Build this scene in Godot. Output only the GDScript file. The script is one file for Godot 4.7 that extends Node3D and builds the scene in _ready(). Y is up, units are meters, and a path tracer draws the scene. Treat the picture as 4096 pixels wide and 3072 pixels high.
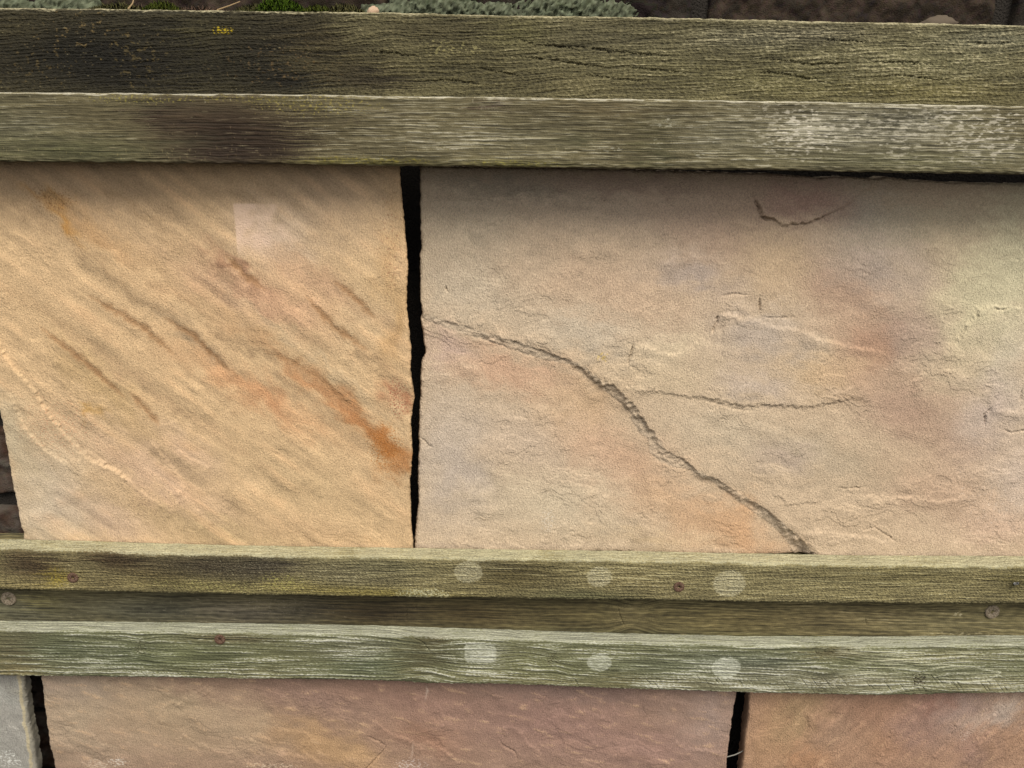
extends Node3D
# Sandstone slabs standing in a weathered timber rack in front of a brick wall.
# x right, y up, z towards the viewer; the front of the slabs is near z = 0. Surfaces are worked out in millimetres.

const FOC := 2960.0          # focal length in pixels of the 4096 x 3072 photograph
const PITCH := 16.5
const ROLL := 0.75
const EYE := Vector3(0.0, 0.0, 0.53)
const TONE := 0.70           # linear scale between the colours below (as photographed) and the base colours

var view: Basis


# ------------------------------------------------------------------ a surface: colour, relief, fine relief
class Surf:
	var w: int
	var h: int
	var x0: float
	var y0: float
	var sx: float
	var sy: float
	var col: PackedColorArray
	var hm: PackedFloat32Array
	var fine: PackedFloat32Array
	var bw: int
	var bh: int
	var base: PackedColorArray
	var full: PackedColorArray
	var map: Callable          # photograph pixel -> (x, y) in mm on this surface
	const LOW := 4

	func setup(ax: float, ay: float, bx: float, by: float, stepx: float, stepy: float, c: Color) -> void:
		x0 = ax
		y0 = ay
		sx = stepx
		sy = stepy
		w = mini(int((bx - ax) / sx), 2048)
		h = mini(int((by - ay) / sy), 2048)
		col.resize(w * h)
		hm.resize(w * h)
		fine.resize(w * h)
		bw = w / LOW + 1
		bh = h / LOW + 1
		base.resize(bw * bh)
		base.fill(c)

	# a soft patch of colour (strength) and of bare fibres (alpha of the layer)
	func blot(px: float, py: float, rx: float, ry: float, rot: float, c: Color, strength := 1.0, pale := -1.0) -> void:
		var o: Vector2 = map.call(px, py)
		var kx: float = (map.call(px + 40.0, py).x - map.call(px - 40.0, py).x) / 80.0
		var ky: float = absf(map.call(px, py + 20.0).y - map.call(px, py - 20.0).y) / 40.0
		var ax := rx * kx
		var ay := ry * ky
		var reach := maxf(ax, ay) * 2.0
		var cr := cos(deg_to_rad(rot))
		var sr := sin(deg_to_rad(rot))
		var lx := sx * LOW
		var ly := sy * LOW
		var i0 := maxi(0, int((o.x - reach - x0) / lx))
		var i1 := mini(bw - 1, int((o.x + reach - x0) / lx) + 1)
		var j0 := maxi(0, int((o.y - reach - y0) / ly))
		var j1 := mini(bh - 1, int((o.y + reach - y0) / ly) + 1)
		for j in range(j0, j1 + 1):
			var dy := y0 + j * ly - o.y
			for i in range(i0, i1 + 1):
				var dx := x0 + i * lx - o.x
				var a := (dx * cr + dy * sr) / ax
				var b := (dy * cr - dx * sr) / ay
				var q := a * a + b * b
				if q < 4.0:
					var k := strength * exp(-q * 1.1)
					var at := j * bw + i
					var old := base[at]
					var n := old.lerp(c, k)
					n.a = lerpf(old.a, pale, k) if pale >= 0.0 else old.a
					base[at] = n

	func expand() -> void:
		var im := Image.create_from_data(bw, bh, false, Image.FORMAT_RGBAF, base.to_byte_array())
		im.resize(bw * LOW, bh * LOW, Image.INTERPOLATE_BILINEAR)
		im.crop(w, h)
		full = im.get_data().to_color_array()

	func sample(x: float, y: float) -> float:
		var u := clampf((x - x0) / sx, 0.0, w - 1.01)
		var v := clampf((y - y0) / sy, 0.0, h - 1.01)
		var i := int(u)
		var j := int(v)
		var fu := u - i
		var fv := v - j
		var k := j * w + i
		return (hm[k] * (1.0 - fu) + hm[k + 1] * fu) * (1.0 - fv) + (hm[k + w] * (1.0 - fu) + hm[k + w + 1] * fu) * fv

	func points(px: Array) -> PackedVector2Array:
		var out := PackedVector2Array()
		for p in px:
			out.append(map.call(p[0], p[1]))
		return out

	# the same line, broken up the way cracks run
	func ragged(px: Array, noise: FastNoiseLite, amp: float) -> PackedVector2Array:
		var raw := points(px)
		var out := PackedVector2Array()
		for n in raw.size() - 1:
			var a := raw[n]
			var b := raw[n + 1]
			var steps := maxi(1, int(a.distance_to(b) / 1.6))
			for k in steps:
				var p := a.lerp(b, k / float(steps))
				out.append(p + Vector2(noise.get_noise_2d(p.x * 0.22, p.y * 0.22 + 40.0), noise.get_noise_2d(p.x * 0.22 + 80.0, p.y * 0.22)) * amp)
		out.append(raw[raw.size() - 1])
		return out

	# a groove or a ridge along a line: colour c (alpha = strength), relief dh in mm, half width in mm
	func stroke(pts: PackedVector2Array, hw: float, c: Color, dh: float, df := 0.0, rough := 0.0, noise: FastNoiseLite = null) -> void:
		var reach := hw * 2.2 + rough
		var last := pts.size() - 1
		for n in last:
			var a := pts[n]
			var b := pts[n + 1]
			var ab := b - a
			var l2 := maxf(ab.length_squared(), 1e-6)
			var i0 := maxi(0, int((minf(a.x, b.x) - reach - x0) / sx))
			var i1 := mini(w - 1, int((maxf(a.x, b.x) + reach - x0) / sx) + 1)
			var j0 := maxi(0, int((minf(a.y, b.y) - reach - y0) / sy))
			var j1 := mini(h - 1, int((maxf(a.y, b.y) + reach - y0) / sy) + 1)
			for j in range(j0, j1 + 1):
				var y := y0 + j * sy
				for i in range(i0, i1 + 1):
					var p := Vector2(x0 + i * sx, y)
					var t := clampf((p - a).dot(ab) / l2, 0.0, 1.0)
					var d := (p - a - ab * t).length()
					if noise:
						d += rough * noise.get_noise_2d(p.x * 0.6, p.y * 0.6)
					var u := (n + t) / last
					var hv := hw * (0.45 + 0.55 * minf(1.0, 5.0 * u * (1.0 - u)))
					if noise:
						hv *= 1.0 + 0.7 * noise.get_noise_2d(p.x * 0.12 + 70.0, p.y * 0.12)
					var k := exp(-d * d / (hv * hv)) * (0.4 + 0.6 * minf(1.0, 5.0 * u * (1.0 - u)))
					if k > 0.02:
						var at := j * w + i
						if c.a > 0.0:
							col[at] = col[at].lerp(Color(c, 1.0), k * c.a)
						if dh < 0.0:
							hm[at] = minf(hm[at], lerpf(hm[at], hm[at] + dh, k))
						elif dh > 0.0:
							hm[at] += dh * k
						fine[at] += df * k

	# the edge of a flake: the side to the right of the line's run (y down) stands amp mm proud, easing off over decay mm
	func flake(pts: PackedVector2Array, amp: float, decay: float, noise: FastNoiseLite, rough := 0.7, c := Color(0, 0, 0, 0), band := 1.0) -> void:
		var lo := pts[0]
		var hi := pts[0]
		for p in pts:
			lo = lo.min(p)
			hi = hi.max(p)
		var reach := decay * 2.5
		var i0 := maxi(0, int((lo.x - reach - x0) / sx))
		var i1 := mini(w - 1, int((hi.x + reach - x0) / sx))
		var j0 := maxi(0, int((lo.y - reach - y0) / sy))
		var j1 := mini(h - 1, int((hi.y + reach - y0) / sy))
		var count := pts.size() - 1
		var soft := 0.5 + 0.45 * amp
		for j in range(j0, j1 + 1):
			var y := y0 + j * sy
			for i in range(i0, i1 + 1):
				var p := Vector2(x0 + i * sx, y)
				p += Vector2(noise.get_noise_2d(p.x * 0.2, p.y * 0.2 + 40.0), noise.get_noise_2d(p.x * 0.2 + 80.0, p.y * 0.2)) * 1.8
				var best := 1e9
				var side := 0.0
				var along := 0.0
				for n in count:
					var a := pts[n]
					var ab := pts[n + 1] - a
					var ap := p - a
					var t := clampf(ap.dot(ab) / ab.length_squared(), 0.0, 1.0)
					var d := (ap - ab * t).length_squared()
					if d < best:
						best = d
						side = ab.cross(ap)
						along = (n + t) / count
				if best < reach * reach:
					var d := sqrt(best)
					d = (d if side > 0.0 else -d) + rough * noise.get_noise_2d(p.x * 0.45, p.y * 0.45)
					var fade := smoothstep(0.0, 0.12, along) * smoothstep(1.0, 0.88, along)
					var at := j * w + i
					if d > -soft:
						hm[at] += amp * fade * clampf(0.95 + (0.7 if decay < 20.0 else 0.35) * noise.get_noise_2d(along * 3.0, amp * 50.0), 0.15, 1.4) * smoothstep(-soft, soft, d) * exp(-maxf(d, 0.0) / decay)
					if c.a > 0.0 and absf(d - band * 0.5) < band:
						col[at] = col[at].lerp(Color(c, 1.0), c.a * fade * (1.0 - absf(d - band * 0.5) / band))

	# flecks with an outline of their own (lichen, flaked wood) inside an ellipse
	func flecks(px: float, py: float, rx: float, ry: float, c: Color, noise: FastNoiseLite, fx: float, fy: float, level: float, dh := 0.0, strength := 0.9) -> void:
		var o: Vector2 = map.call(px, py)
		var ax: float = rx * (map.call(px + 40.0, py).x - map.call(px - 40.0, py).x) / 80.0
		var ay: float = ry * absf(map.call(px, py + 20.0).y - map.call(px, py - 20.0).y) / 40.0
		var i0 := maxi(0, int((o.x - ax - x0) / sx))
		var i1 := mini(w - 1, int((o.x + ax - x0) / sx))
		var j0 := maxi(0, int((o.y - ay - y0) / sy))
		var j1 := mini(h - 1, int((o.y + ay - y0) / sy))
		for j in range(j0, j1 + 1):
			var y := y0 + j * sy
			var b := (y - o.y) / ay
			for i in range(i0, i1 + 1):
				var x := x0 + i * sx
				var a := (x - o.x) / ax
				var q := a * a + b * b
				if q < 1.0:
					var n := noise.get_noise_2d(x * fx, y * fy) + 0.35 * noise.get_noise_2d(x * fx * 3.1 + 50.0, y * fy * 3.1) - q * 0.45
					if n > level:
						var k := minf(1.0, (n - level) * 6.0) * strength
						var at := j * w + i
						col[at] = col[at].lerp(c, k)
						hm[at] += dh * k

	func texture() -> ImageTexture:
		var im := Image.create_from_data(w, h, false, Image.FORMAT_RGBAF, col.to_byte_array())
		im.convert(Image.FORMAT_RGB8)
		return ImageTexture.create_from_image(im)

	func normals() -> ImageTexture:
		var px := PackedFloat32Array()
		px.resize(w * h)
		var k := 1.0 / minf(sx, sy)
		for i in w * h:
			px[i] = fine[i] * k
		var im := Image.create_from_data(w, h, false, Image.FORMAT_RF, px.to_byte_array())
		im.bump_map_to_normal_map(1.0)
		return ImageTexture.create_from_image(im)


# ------------------------------------------------------------------ helpers
func at(px: float, py: float, z0: float, tilt := 0.0) -> Vector3:
	var d := view * Vector3((px - 2048.0) / FOC, -(py - 1536.0) / FOC, -1.0)
	return EYE + d * ((z0 + tilt * EYE.y - EYE.z) / (d.z - tilt * d.y))


func rgb(r: float, g: float, b: float, a := 1.0) -> Color:
	return Color(r / 255.0, g / 255.0, b / 255.0, a)


func noise(seed_at: int, octaves := 1, kind := FastNoiseLite.TYPE_SIMPLEX_SMOOTH) -> FastNoiseLite:
	var n := FastNoiseLite.new()
	n.seed = seed_at
	n.noise_type = kind
	n.frequency = 1.0
	n.fractal_type = FastNoiseLite.FRACTAL_NONE if octaves == 1 else FastNoiseLite.FRACTAL_FBM
	n.fractal_octaves = octaves
	return n


# value at t of a polyline given as points sorted by .x
func along(line: PackedVector2Array, t: float) -> float:
	var n := line.size()
	if t <= line[0].x:
		return line[0].y + (t - line[0].x) * (line[1].y - line[0].y) / (line[1].x - line[0].x)
	for k in range(1, n):
		if t <= line[k].x:
			return lerpf(line[k - 1].y, line[k].y, (t - line[k - 1].x) / (line[k].x - line[k - 1].x))
	return line[n - 1].y + (t - line[n - 1].x) * (line[n - 1].y - line[n - 2].y) / (line[n - 1].x - line[n - 2].x)


func material_of(s: Surf, rough: float, bump: float, called: String) -> StandardMaterial3D:
	var m := StandardMaterial3D.new()
	m.resource_name = called
	m.albedo_color = Color(TONE, TONE, TONE).linear_to_srgb()
	m.albedo_texture = s.texture()
	m.normal_enabled = true
	m.normal_scale = bump
	m.normal_texture = s.normals()
	m.roughness = rough
	m.metallic_specular = 0.3
	m.texture_repeat = false
	return m


func plain(c: Color, rough := 0.9, called := "plain") -> StandardMaterial3D:
	var m := StandardMaterial3D.new()
	m.resource_name = called
	var l := c.srgb_to_linear()
	m.albedo_color = Color(l.r * TONE, l.g * TONE, l.b * TONE).linear_to_srgb()
	m.roughness = rough
	m.metallic_specular = 0.3
	return m


func put(called: String, mesh: Mesh, m: Material, parent: Node = self) -> MeshInstance3D:
	var o := MeshInstance3D.new()
	o.name = called
	o.mesh = mesh
	o.material_override = m
	parent.add_child(o, true)
	return o


func thing(called: String, label: String, category: String, where := Vector3.ZERO, group := "") -> Node3D:
	var o := Node3D.new()
	o.name = called
	add_child(o, true)
	o.position = where
	tag(o, label, category, group)
	return o


func tag(o: Node, label: String, category: String, group := "") -> void:
	o.set_meta("label", label)
	if category:
		o.set_meta("category", category)
	if group:
		o.set_meta("group", group)


# a grid of points (row by row, rows running down the front) with smooth normals
func grid_mesh(p: PackedVector3Array, uv: PackedVector2Array, nu: int, nv: int, flip := false, colors := PackedColorArray()) -> ArrayMesh:
	var nrm := PackedVector3Array()
	nrm.resize(nu * nv)
	for j in nv:
		var up := maxi(j - 1, 0) * nu
		var dn := mini(j + 1, nv - 1) * nu
		var row := j * nu
		for i in nu:
			var lf := maxi(i - 1, 0)
			var rt := mini(i + 1, nu - 1)
			var n := (p[row + rt] - p[row + lf]).cross(p[up + i] - p[dn + i]).normalized()
			nrm[row + i] = -n if flip else n
	var idx := PackedInt32Array()
	idx.resize((nu - 1) * (nv - 1) * 6)
	var k := 0
	for j in nv - 1:
		for i in nu - 1:
			var a := j * nu + i
			idx[k] = a
			idx[k + 1] = a + (nu if flip else 1)
			idx[k + 2] = a + (1 if flip else nu)
			idx[k + 3] = a + 1
			idx[k + 4] = a + (nu if flip else nu + 1)
			idx[k + 5] = a + (nu + 1 if flip else nu)
			k += 6
	var arr := []
	arr.resize(Mesh.ARRAY_MAX)
	arr[Mesh.ARRAY_VERTEX] = p
	arr[Mesh.ARRAY_NORMAL] = nrm
	if uv.size():
		arr[Mesh.ARRAY_TEX_UV] = uv
	if colors.size():
		arr[Mesh.ARRAY_COLOR] = colors
	arr[Mesh.ARRAY_INDEX] = idx
	var m := ArrayMesh.new()
	m.add_surface_from_arrays(Mesh.PRIMITIVE_TRIANGLES, arr)
	return m


# ------------------------------------------------------------------ stone slabs
class Slab:
	var s := Surf.new()
	var z0: float
	var tilt: float
	var left: PackedVector2Array     # (y, x) in mm
	var right: PackedVector2Array
	var top: PackedVector2Array      # (x, y) in mm
	var bottom: float                # mm, y down
	var dense: float                 # rows are close together down to here
	var thick := 22.0
	var pitch := 0.85
	var mesh: ArrayMesh
	var mat: Material
	var base_at: Vector3
	var seeds := 1


func slab_at(z0: float, tilt: float, left_px: Array, right_px: Array, top_px: Array, bottom: float, dense: float) -> Slab:
	var b := Slab.new()
	b.z0 = z0
	b.tilt = tilt
	b.bottom = bottom
	b.dense = dense
	b.s.map = func(px: float, py: float) -> Vector2:
		var p := at(px, py, z0, tilt)
		return Vector2(p.x * 1000.0, -p.y * 1000.0)
	for p in left_px:
		var q: Vector2 = b.s.map.call(p[0], p[1])
		b.left.append(Vector2(q.y, q.x))
	for p in right_px:
		var q: Vector2 = b.s.map.call(p[0], p[1])
		b.right.append(Vector2(q.y, q.x))
	for p in top_px:
		b.top.append(b.s.map.call(p[0], p[1]))
	return b


func build_slab(b: Slab, rim: float, called: String) -> void:
	var s := b.s
	var jag := noise(b.seeds + 71)
	var midy := (b.top[0].y + b.dense) * 0.5
	var wide := along(b.right, midy) - along(b.left, midy)
	var nu := int(wide / b.pitch) + 1
	var high := b.dense - b.top[0].y
	var nv := int(high / b.pitch) + 1
	var extra := 1 if b.bottom > b.dense + 1.0 else 0
	var gu := nu + 4
	var gv := nv + extra + 4
	var p := PackedVector3Array()
	var uv := PackedVector2Array()
	p.resize(gu * gv)
	uv.resize(gu * gv)
	var ox := 0.5 * (along(b.left, midy) + along(b.right, midy))
	b.base_at = Vector3(ox, -b.bottom, (b.z0 - b.tilt * b.bottom / 1000.0) * 1000.0 - b.thick * 0.5) / 1000.0
	var back := [b.thick, b.thick * 0.45]
	for jj in gv:
		var j := clampi(jj - 2, 0, nv + extra - 1)
		var v := minf(j / float(nv - 1), 1.0)
		var rim_row := 0.0
		if jj < 2:
			rim_row = back[jj]
		elif jj > gv - 3:
			rim_row = back[gv - 1 - jj]
		var yy := lerpf(b.top[0].y, b.dense, v)
		var l := along(b.left, yy) + 0.22 * jag.get_noise_2d(yy * 0.5, 1.0) + 0.3 * jag.get_noise_2d(yy * 0.16, 9.0)
		var r := along(b.right, yy) + 0.22 * jag.get_noise_2d(yy * 0.5, 31.0) + 0.3 * jag.get_noise_2d(yy * 0.16, 49.0)
		for ii in gu:
			var i := clampi(ii - 2, 0, nu - 1)
			var x := lerpf(l, r, i / float(nu - 1))
			var t := along(b.top, x) + 0.4 * jag.get_noise_2d(x * 0.3, 77.0) + 0.5 * jag.get_noise_2d(x * 0.09, 87.0)
			var y := lerpf(t, b.dense, v)
			if j >= nv:
				y = b.bottom
			var rim_col := 0.0
			if ii < 2:
				rim_col = back[ii]
			elif ii > gu - 3:
				rim_col = back[gu - 1 - ii]
			var deep := maxf(rim_row, rim_col)
			var e := minf(minf(x - l, r - x), minf(y - t, b.bottom - y))
			var rr := rim * (1.0 + 0.55 * jag.get_noise_2d(x * 0.13, y * 0.13 + 300.0))
			var drop := 0.0
			if e < rr:
				var k := 1.0 - maxf(e, 0.0) / rr
				drop = rr * (1.0 - sqrt(maxf(0.0, 1.0 - k * k))) * 0.8
			var zz := (b.z0 - b.tilt * y / 1000.0) * 1000.0 - drop + s.sample(x, y)
			if deep > 0.0:
				zz = (b.z0 - b.tilt * y / 1000.0) * 1000.0 - deep + 0.8 * jag.get_noise_2d(x * 0.2 + deep * 5.0, y * 0.2)
				if rim_col > 0.0:
					x += 0.5 * jag.get_noise_2d(y * 0.09, deep * 3.0) + (0.16 * rim_col if ii < 2 else -0.16 * rim_col)
			var k2 := jj * gu + ii
			p[k2] = Vector3(x, -y, zz) / 1000.0 - b.base_at
			var ux := x + (deep if ii > gu - 3 else -deep if ii < 2 else 0.0)
			var uy := y + (-deep if jj < 2 else 0.0)
			uv[k2] = Vector2((ux - s.x0) / (s.w * s.sx), (uy - s.y0) / (s.h * s.sy))
	b.mesh = grid_mesh(p, uv, gu, gv)
	b.mat = material_of(s, 0.9, 1.0, called)


func fill_stone(b: Slab, dir: float, streak: float, grain: float, seed_at: int, tint: Color, lines := 0.0, sat := 0.85, band := 0.08, layers := 0.45) -> void:
	var s := b.s
	b.seeds = seed_at
	s.expand()
	var nw := noise(seed_at, 3)
	var ns := noise(seed_at + 1)
	var nf := noise(seed_at + 2)
	var ng := noise(seed_at + 3)
	var nl := noise(seed_at + 4, 4)
	var nt := noise(seed_at + 5, 5)
	var nh := noise(seed_at + 6, 1, FastNoiseLite.TYPE_VALUE)
	var ca := cos(deg_to_rad(dir))
	var sa := sin(deg_to_rad(dir))
	for j in s.h:
		var y := s.y0 + j * s.sy
		for i in s.w:
			var x := s.x0 + i * s.sx
			var a := x * ca + y * sa
			var c := y * ca - x * sa
			var low := nw.get_noise_2d(x * 0.022, y * 0.022)
			var mid := nl.get_noise_2d(a * 0.05 + 40.0, c * 0.10)
			var bi := clampi(i + int(low * 18.0 / s.sx + mid * 4.0), 0, s.w - 1)
			var bj := clampi(j + int(mid * 11.0 / s.sy), 0, s.h - 1)
			var bc := s.full[bj * s.w + bi]
			var amp := clampf(0.55 + 1.5 * nw.get_noise_2d(x * 0.017 + 500.0, y * 0.017), 0.1, 1.2)
			var cw := c + 1.2 * low + 0.7 * mid
			var st := (ns.get_noise_2d(a * 0.0045, cw * 0.075) * 0.85 + ns.get_noise_2d(a * 0.022 + 90.0, cw * 0.30) * 0.2) * amp
			var g1 := nf.get_noise_2d(a * 0.62, c * 0.75)
			var g2 := ng.get_noise_2d(a * (1.05 - 0.25 * streak), c * 1.15)
			var sand := nh.get_noise_2d(i * 1.37 + 0.5, j * 1.37 + 0.5)
			var k := 1.0 + streak * band * st + 0.05 * mid + grain * (0.03 * g1 + 0.06 * g2 + 0.13 * sand) + streak * 0.035 * ns.get_noise_2d(a * 0.004 + 400.0, c * 0.5) * amp
			var o := Color(bc.r * k, bc.g * k, bc.b * k)
			o = o.lerp(tint, clampf(streak * 0.22 * (st - 0.1) + 0.12 * low, 0.0, 0.3))
			var grey := (o.r + o.g + o.b) / 3.0
			o = Color(grey, grey, grey).lerp(o, sat)
			var hh := 0.9 * low + 0.10 * mid + streak * 0.04 * st
			if lines > 0.0:
				var pl := ns.get_noise_2d(a * 0.035 + 200.0, c * 0.17) * 0.8 + 0.45 * g1 + 0.9 * mid
				if pl > 0.6:
					var q := minf(1.0, (pl - 0.6) * 2.6) * lines
					o = o.lerp(rgb(205, 172, 138), q)
					hh += 0.3 * q
			s.col[j * s.w + i] = o
			s.hm[j * s.w + i] = hh + grain * 0.07 * g1
			# thin layers broken back along ragged fronts
			var lay := nt.get_noise_2d(a * 0.016, c * 0.026 + 70.0)
			var lm := smoothstep(-0.15, 0.35, nw.get_noise_2d(x * 0.013 + 900.0, y * 0.013))
			var ledge := smoothstep(0.05, 0.062, lay) + smoothstep(-0.22, -0.208, lay) + smoothstep(0.26, 0.272, lay)
			s.hm[j * s.w + i] += layers * lm * ledge
			s.fine[j * s.w + i] = grain * (0.11 * g1 + 0.17 * g2 + 0.19 * sand) + streak * 0.03 * st + 0.03 * mid + 0.5 * layers * lm * ledge


# ------------------------------------------------------------------ timber
class Rail:
	var s := Surf.new()
	var top: PackedVector2Array      # (x, y up) mm at the front plane
	var bot: PackedVector2Array
	var zf: float                    # mm
	var zb: float
	var r := 3.0
	var hn: float                    # nominal height of the front, mm
	var deep: float
	var x_from := -540.0
	var x_to := 540.0
	var mesh: ArrayMesh
	var mat: Material
	var pitch_x := 1.15
	var pitch_y := 0.55
	var seeds := 1


func rail_at(top_px: Array, bot_px: Array, zf: float, zb: float, c: Color) -> Rail:
	var b := Rail.new()
	b.zf = zf
	b.zb = zb
	b.deep = zf - zb
	for p in top_px:
		var q := at(p[0], p[1], zf / 1000.0)
		b.top.append(Vector2(q.x, q.y) * 1000.0)
	for p in bot_px:
		var q := at(p[0], p[1], zf / 1000.0)
		b.bot.append(Vector2(q.x, q.y) * 1000.0)
	b.hn = along(b.top, 0.0) - along(b.bot, 0.0)
	b.s.map = func(px: float, py: float) -> Vector2:
		var p := at(px, py, zf / 1000.0) * 1000.0
		var t := along(b.top, p.x)
		return Vector2(p.x, b.deep + (t - p.y) / (t - along(b.bot, p.x)) * b.hn)
	b.s.setup(b.x_from, 0.0, b.x_to, b.deep * 2.0 + b.hn, (b.x_to - b.x_from) / 2047.0, 0.32, c)
	return b


# p: fg lines per mm across the grain, fx along it, tilt, wav, rough (torn fibres), rdir their direction, pale colour, top colour, knots [[px, py, rx, ry, amount]]
func fill_wood(b: Rail, p: Dictionary) -> void:
	var s := b.s
	s.expand()
	var sd: int = p.seed
	b.seeds = sd
	var n1 := noise(sd)
	var n2 := noise(sd + 1)
	var n3 := noise(sd + 2)
	var nw := noise(sd + 3, 3)
	var fg: float = p.fg
	var fx: float = p.fx
	var tilt: float = p.get("tilt", 0.0)
	var wav: float = p.get("wav", 1.0)
	var rough: float = p.get("rough", 0.2)
	var rd := deg_to_rad(p.get("rdir", 20.0))
	var rc := cos(rd)
	var rs := sin(rd)
	var rf: float = p.get("rf", 0.35)
	var relief: float = p.get("relief", 0.25)
	var pale: Color = p.pale
	var topk: float = p.get("top_fleck", 0.3)
	var saw: float = p.get("saw", 0.0)
	var contrast: float = p.get("contrast", 0.45)
	var bright: float = p.get("bright", 0.85)
	var sat: float = p.get("sat", 0.85)
	var gain: Color = p.get("gain", Color(1, 1, 1))
	var more: float = p.get("more", 0.0)
	var bare_top: float = p.get("bare_top", 0.9)
	var crisp: float = p.get("crisp", 1.15)
	var top_w: float = p.get("top_wave", 1.3)
	var kx := PackedFloat32Array()
	var ky := PackedFloat32Array()
	var krx := PackedFloat32Array()
	var kry := PackedFloat32Array()
	var ka := PackedFloat32Array()
	for k in p.get("knots", []):
		var o: Vector2 = s.map.call(k[0], k[1])
		kx.append(o.x)
		ky.append(o.y)
		krx.append(k[2] * 0.2)
		kry.append(k[3] * 0.2)
		ka.append(k[4])
	var nk := kx.size()
	var edge := b.deep + float(p.get("edge", 0.8))
	var low_edge := b.deep + b.hn
	for j in s.h:
		var t := s.y0 + j * s.sy
		for i in s.w:
			var x := s.x0 + i * s.sx
			var wv := nw.get_noise_2d(x * 0.009, t * 0.03)
			var g := t + tilt * x + wav * wv * 4.0
			var kd := 0.0
			for q in nk:
				var dx := (x - kx[q]) / krx[q]
				if dx < 3.0 and dx > -3.0:
					var dy := (t - ky[q]) / kry[q]
					var e := dx * dx + dy * dy
					if e < 9.0:
						var ex := exp(-e * 0.55)
						g += ka[q] * dy * ex * kry[q]
						if e < 1.0 and ka[q] > 1.25:
							kd = maxf(kd, 1.0 - e)
							g = lerpf(g, sqrt(e) * kry[q] * 1.6 + 7.0 * q + 0.15 * absf(dx) * krx[q], minf(1.0, kd * 2.0))
			var l1 := n1.get_noise_2d(x * fx, g * fg)
			l1 = clampf(l1 * crisp, -1.0, 1.0)
			var l2 := n2.get_noise_2d(x * fx * 3.5 + 30.0, g * fg * 1.9)
			var rr := n3.get_noise_2d((x * rc + t * rs) * rf * 0.32, (t * rc - x * rs) * rf)
			var r2 := n3.get_noise_2d(x * 0.75 + 60.0, t * 1.0)
			var v := 0.55 * l1 + 0.30 * l2 + rough * (0.75 * rr + 0.45 * r2)
			if saw > 0.0:
				v += saw * 0.3 * n2.get_noise_2d(x * 0.55 + 5.0 * wv, t * 0.03 + 70.0)
			var bi := clampi(i + int(wv * 20.0 + r2 * 10.0 + l1 * 26.0), 0, s.w - 1)
			var bj := clampi(j + int(l2 * 3.0 + rr * 5.0), 0, s.h - 1)
			var bc := s.full[bj * s.w + bi]
			var m := smoothstep(0.26, 0.60, v * 0.9 * (0.3 + 1.4 * bc.a) + (bc.a - 0.44) * 1.2 + 0.12 * wv + more) * 0.85
			# worn bare along the arris and the upper side, on the upper boards partly a painted edge highlight; algae and dirt keep to the hollows there
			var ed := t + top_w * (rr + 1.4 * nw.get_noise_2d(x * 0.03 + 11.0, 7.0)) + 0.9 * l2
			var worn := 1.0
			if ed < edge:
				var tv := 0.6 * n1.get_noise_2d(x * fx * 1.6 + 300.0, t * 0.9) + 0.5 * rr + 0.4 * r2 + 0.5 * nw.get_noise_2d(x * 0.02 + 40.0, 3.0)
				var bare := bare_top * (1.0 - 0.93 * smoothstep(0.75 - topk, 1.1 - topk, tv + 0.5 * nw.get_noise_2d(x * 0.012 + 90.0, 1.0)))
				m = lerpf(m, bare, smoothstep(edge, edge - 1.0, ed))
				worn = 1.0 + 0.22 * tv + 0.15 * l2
			var lum := bright * (1.0 + contrast * v + 0.10 * wv)
			var o := Color(bc.r * lum * gain.r, bc.g * lum * gain.g, bc.b * lum * gain.b).lerp(Color(pale.r * worn, pale.g * worn, pale.b * worn), m)
			if kd > 0.0:
				var kk := clampf(kd * 1.6 + 0.5 * rr - 0.2, 0.0, 1.0)
				o = o.lerp(Color(bc.r * (0.7 + 0.25 * l1), bc.g * (0.68 + 0.25 * l1), bc.b * (0.62 + 0.25 * l1)), kk * 0.55)
			var grey := (o.r + o.g + o.b) / 3.0
			o = Color(grey, grey, grey).lerp(o, sat)
			var at_k := j * s.w + i
			s.col[at_k] = o
			s.hm[at_k] = relief * (v + 0.5 * wv) - 0.5 * kd * relief
			s.fine[at_k] = relief * 0.9 * (0.6 * l1 + 0.7 * l2) + relief * rough * 0.9 * (r2 + 0.6 * rr)
			if absf(t - low_edge) < 2.5:
				s.hm[at_k] += 0.35 * rr


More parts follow.
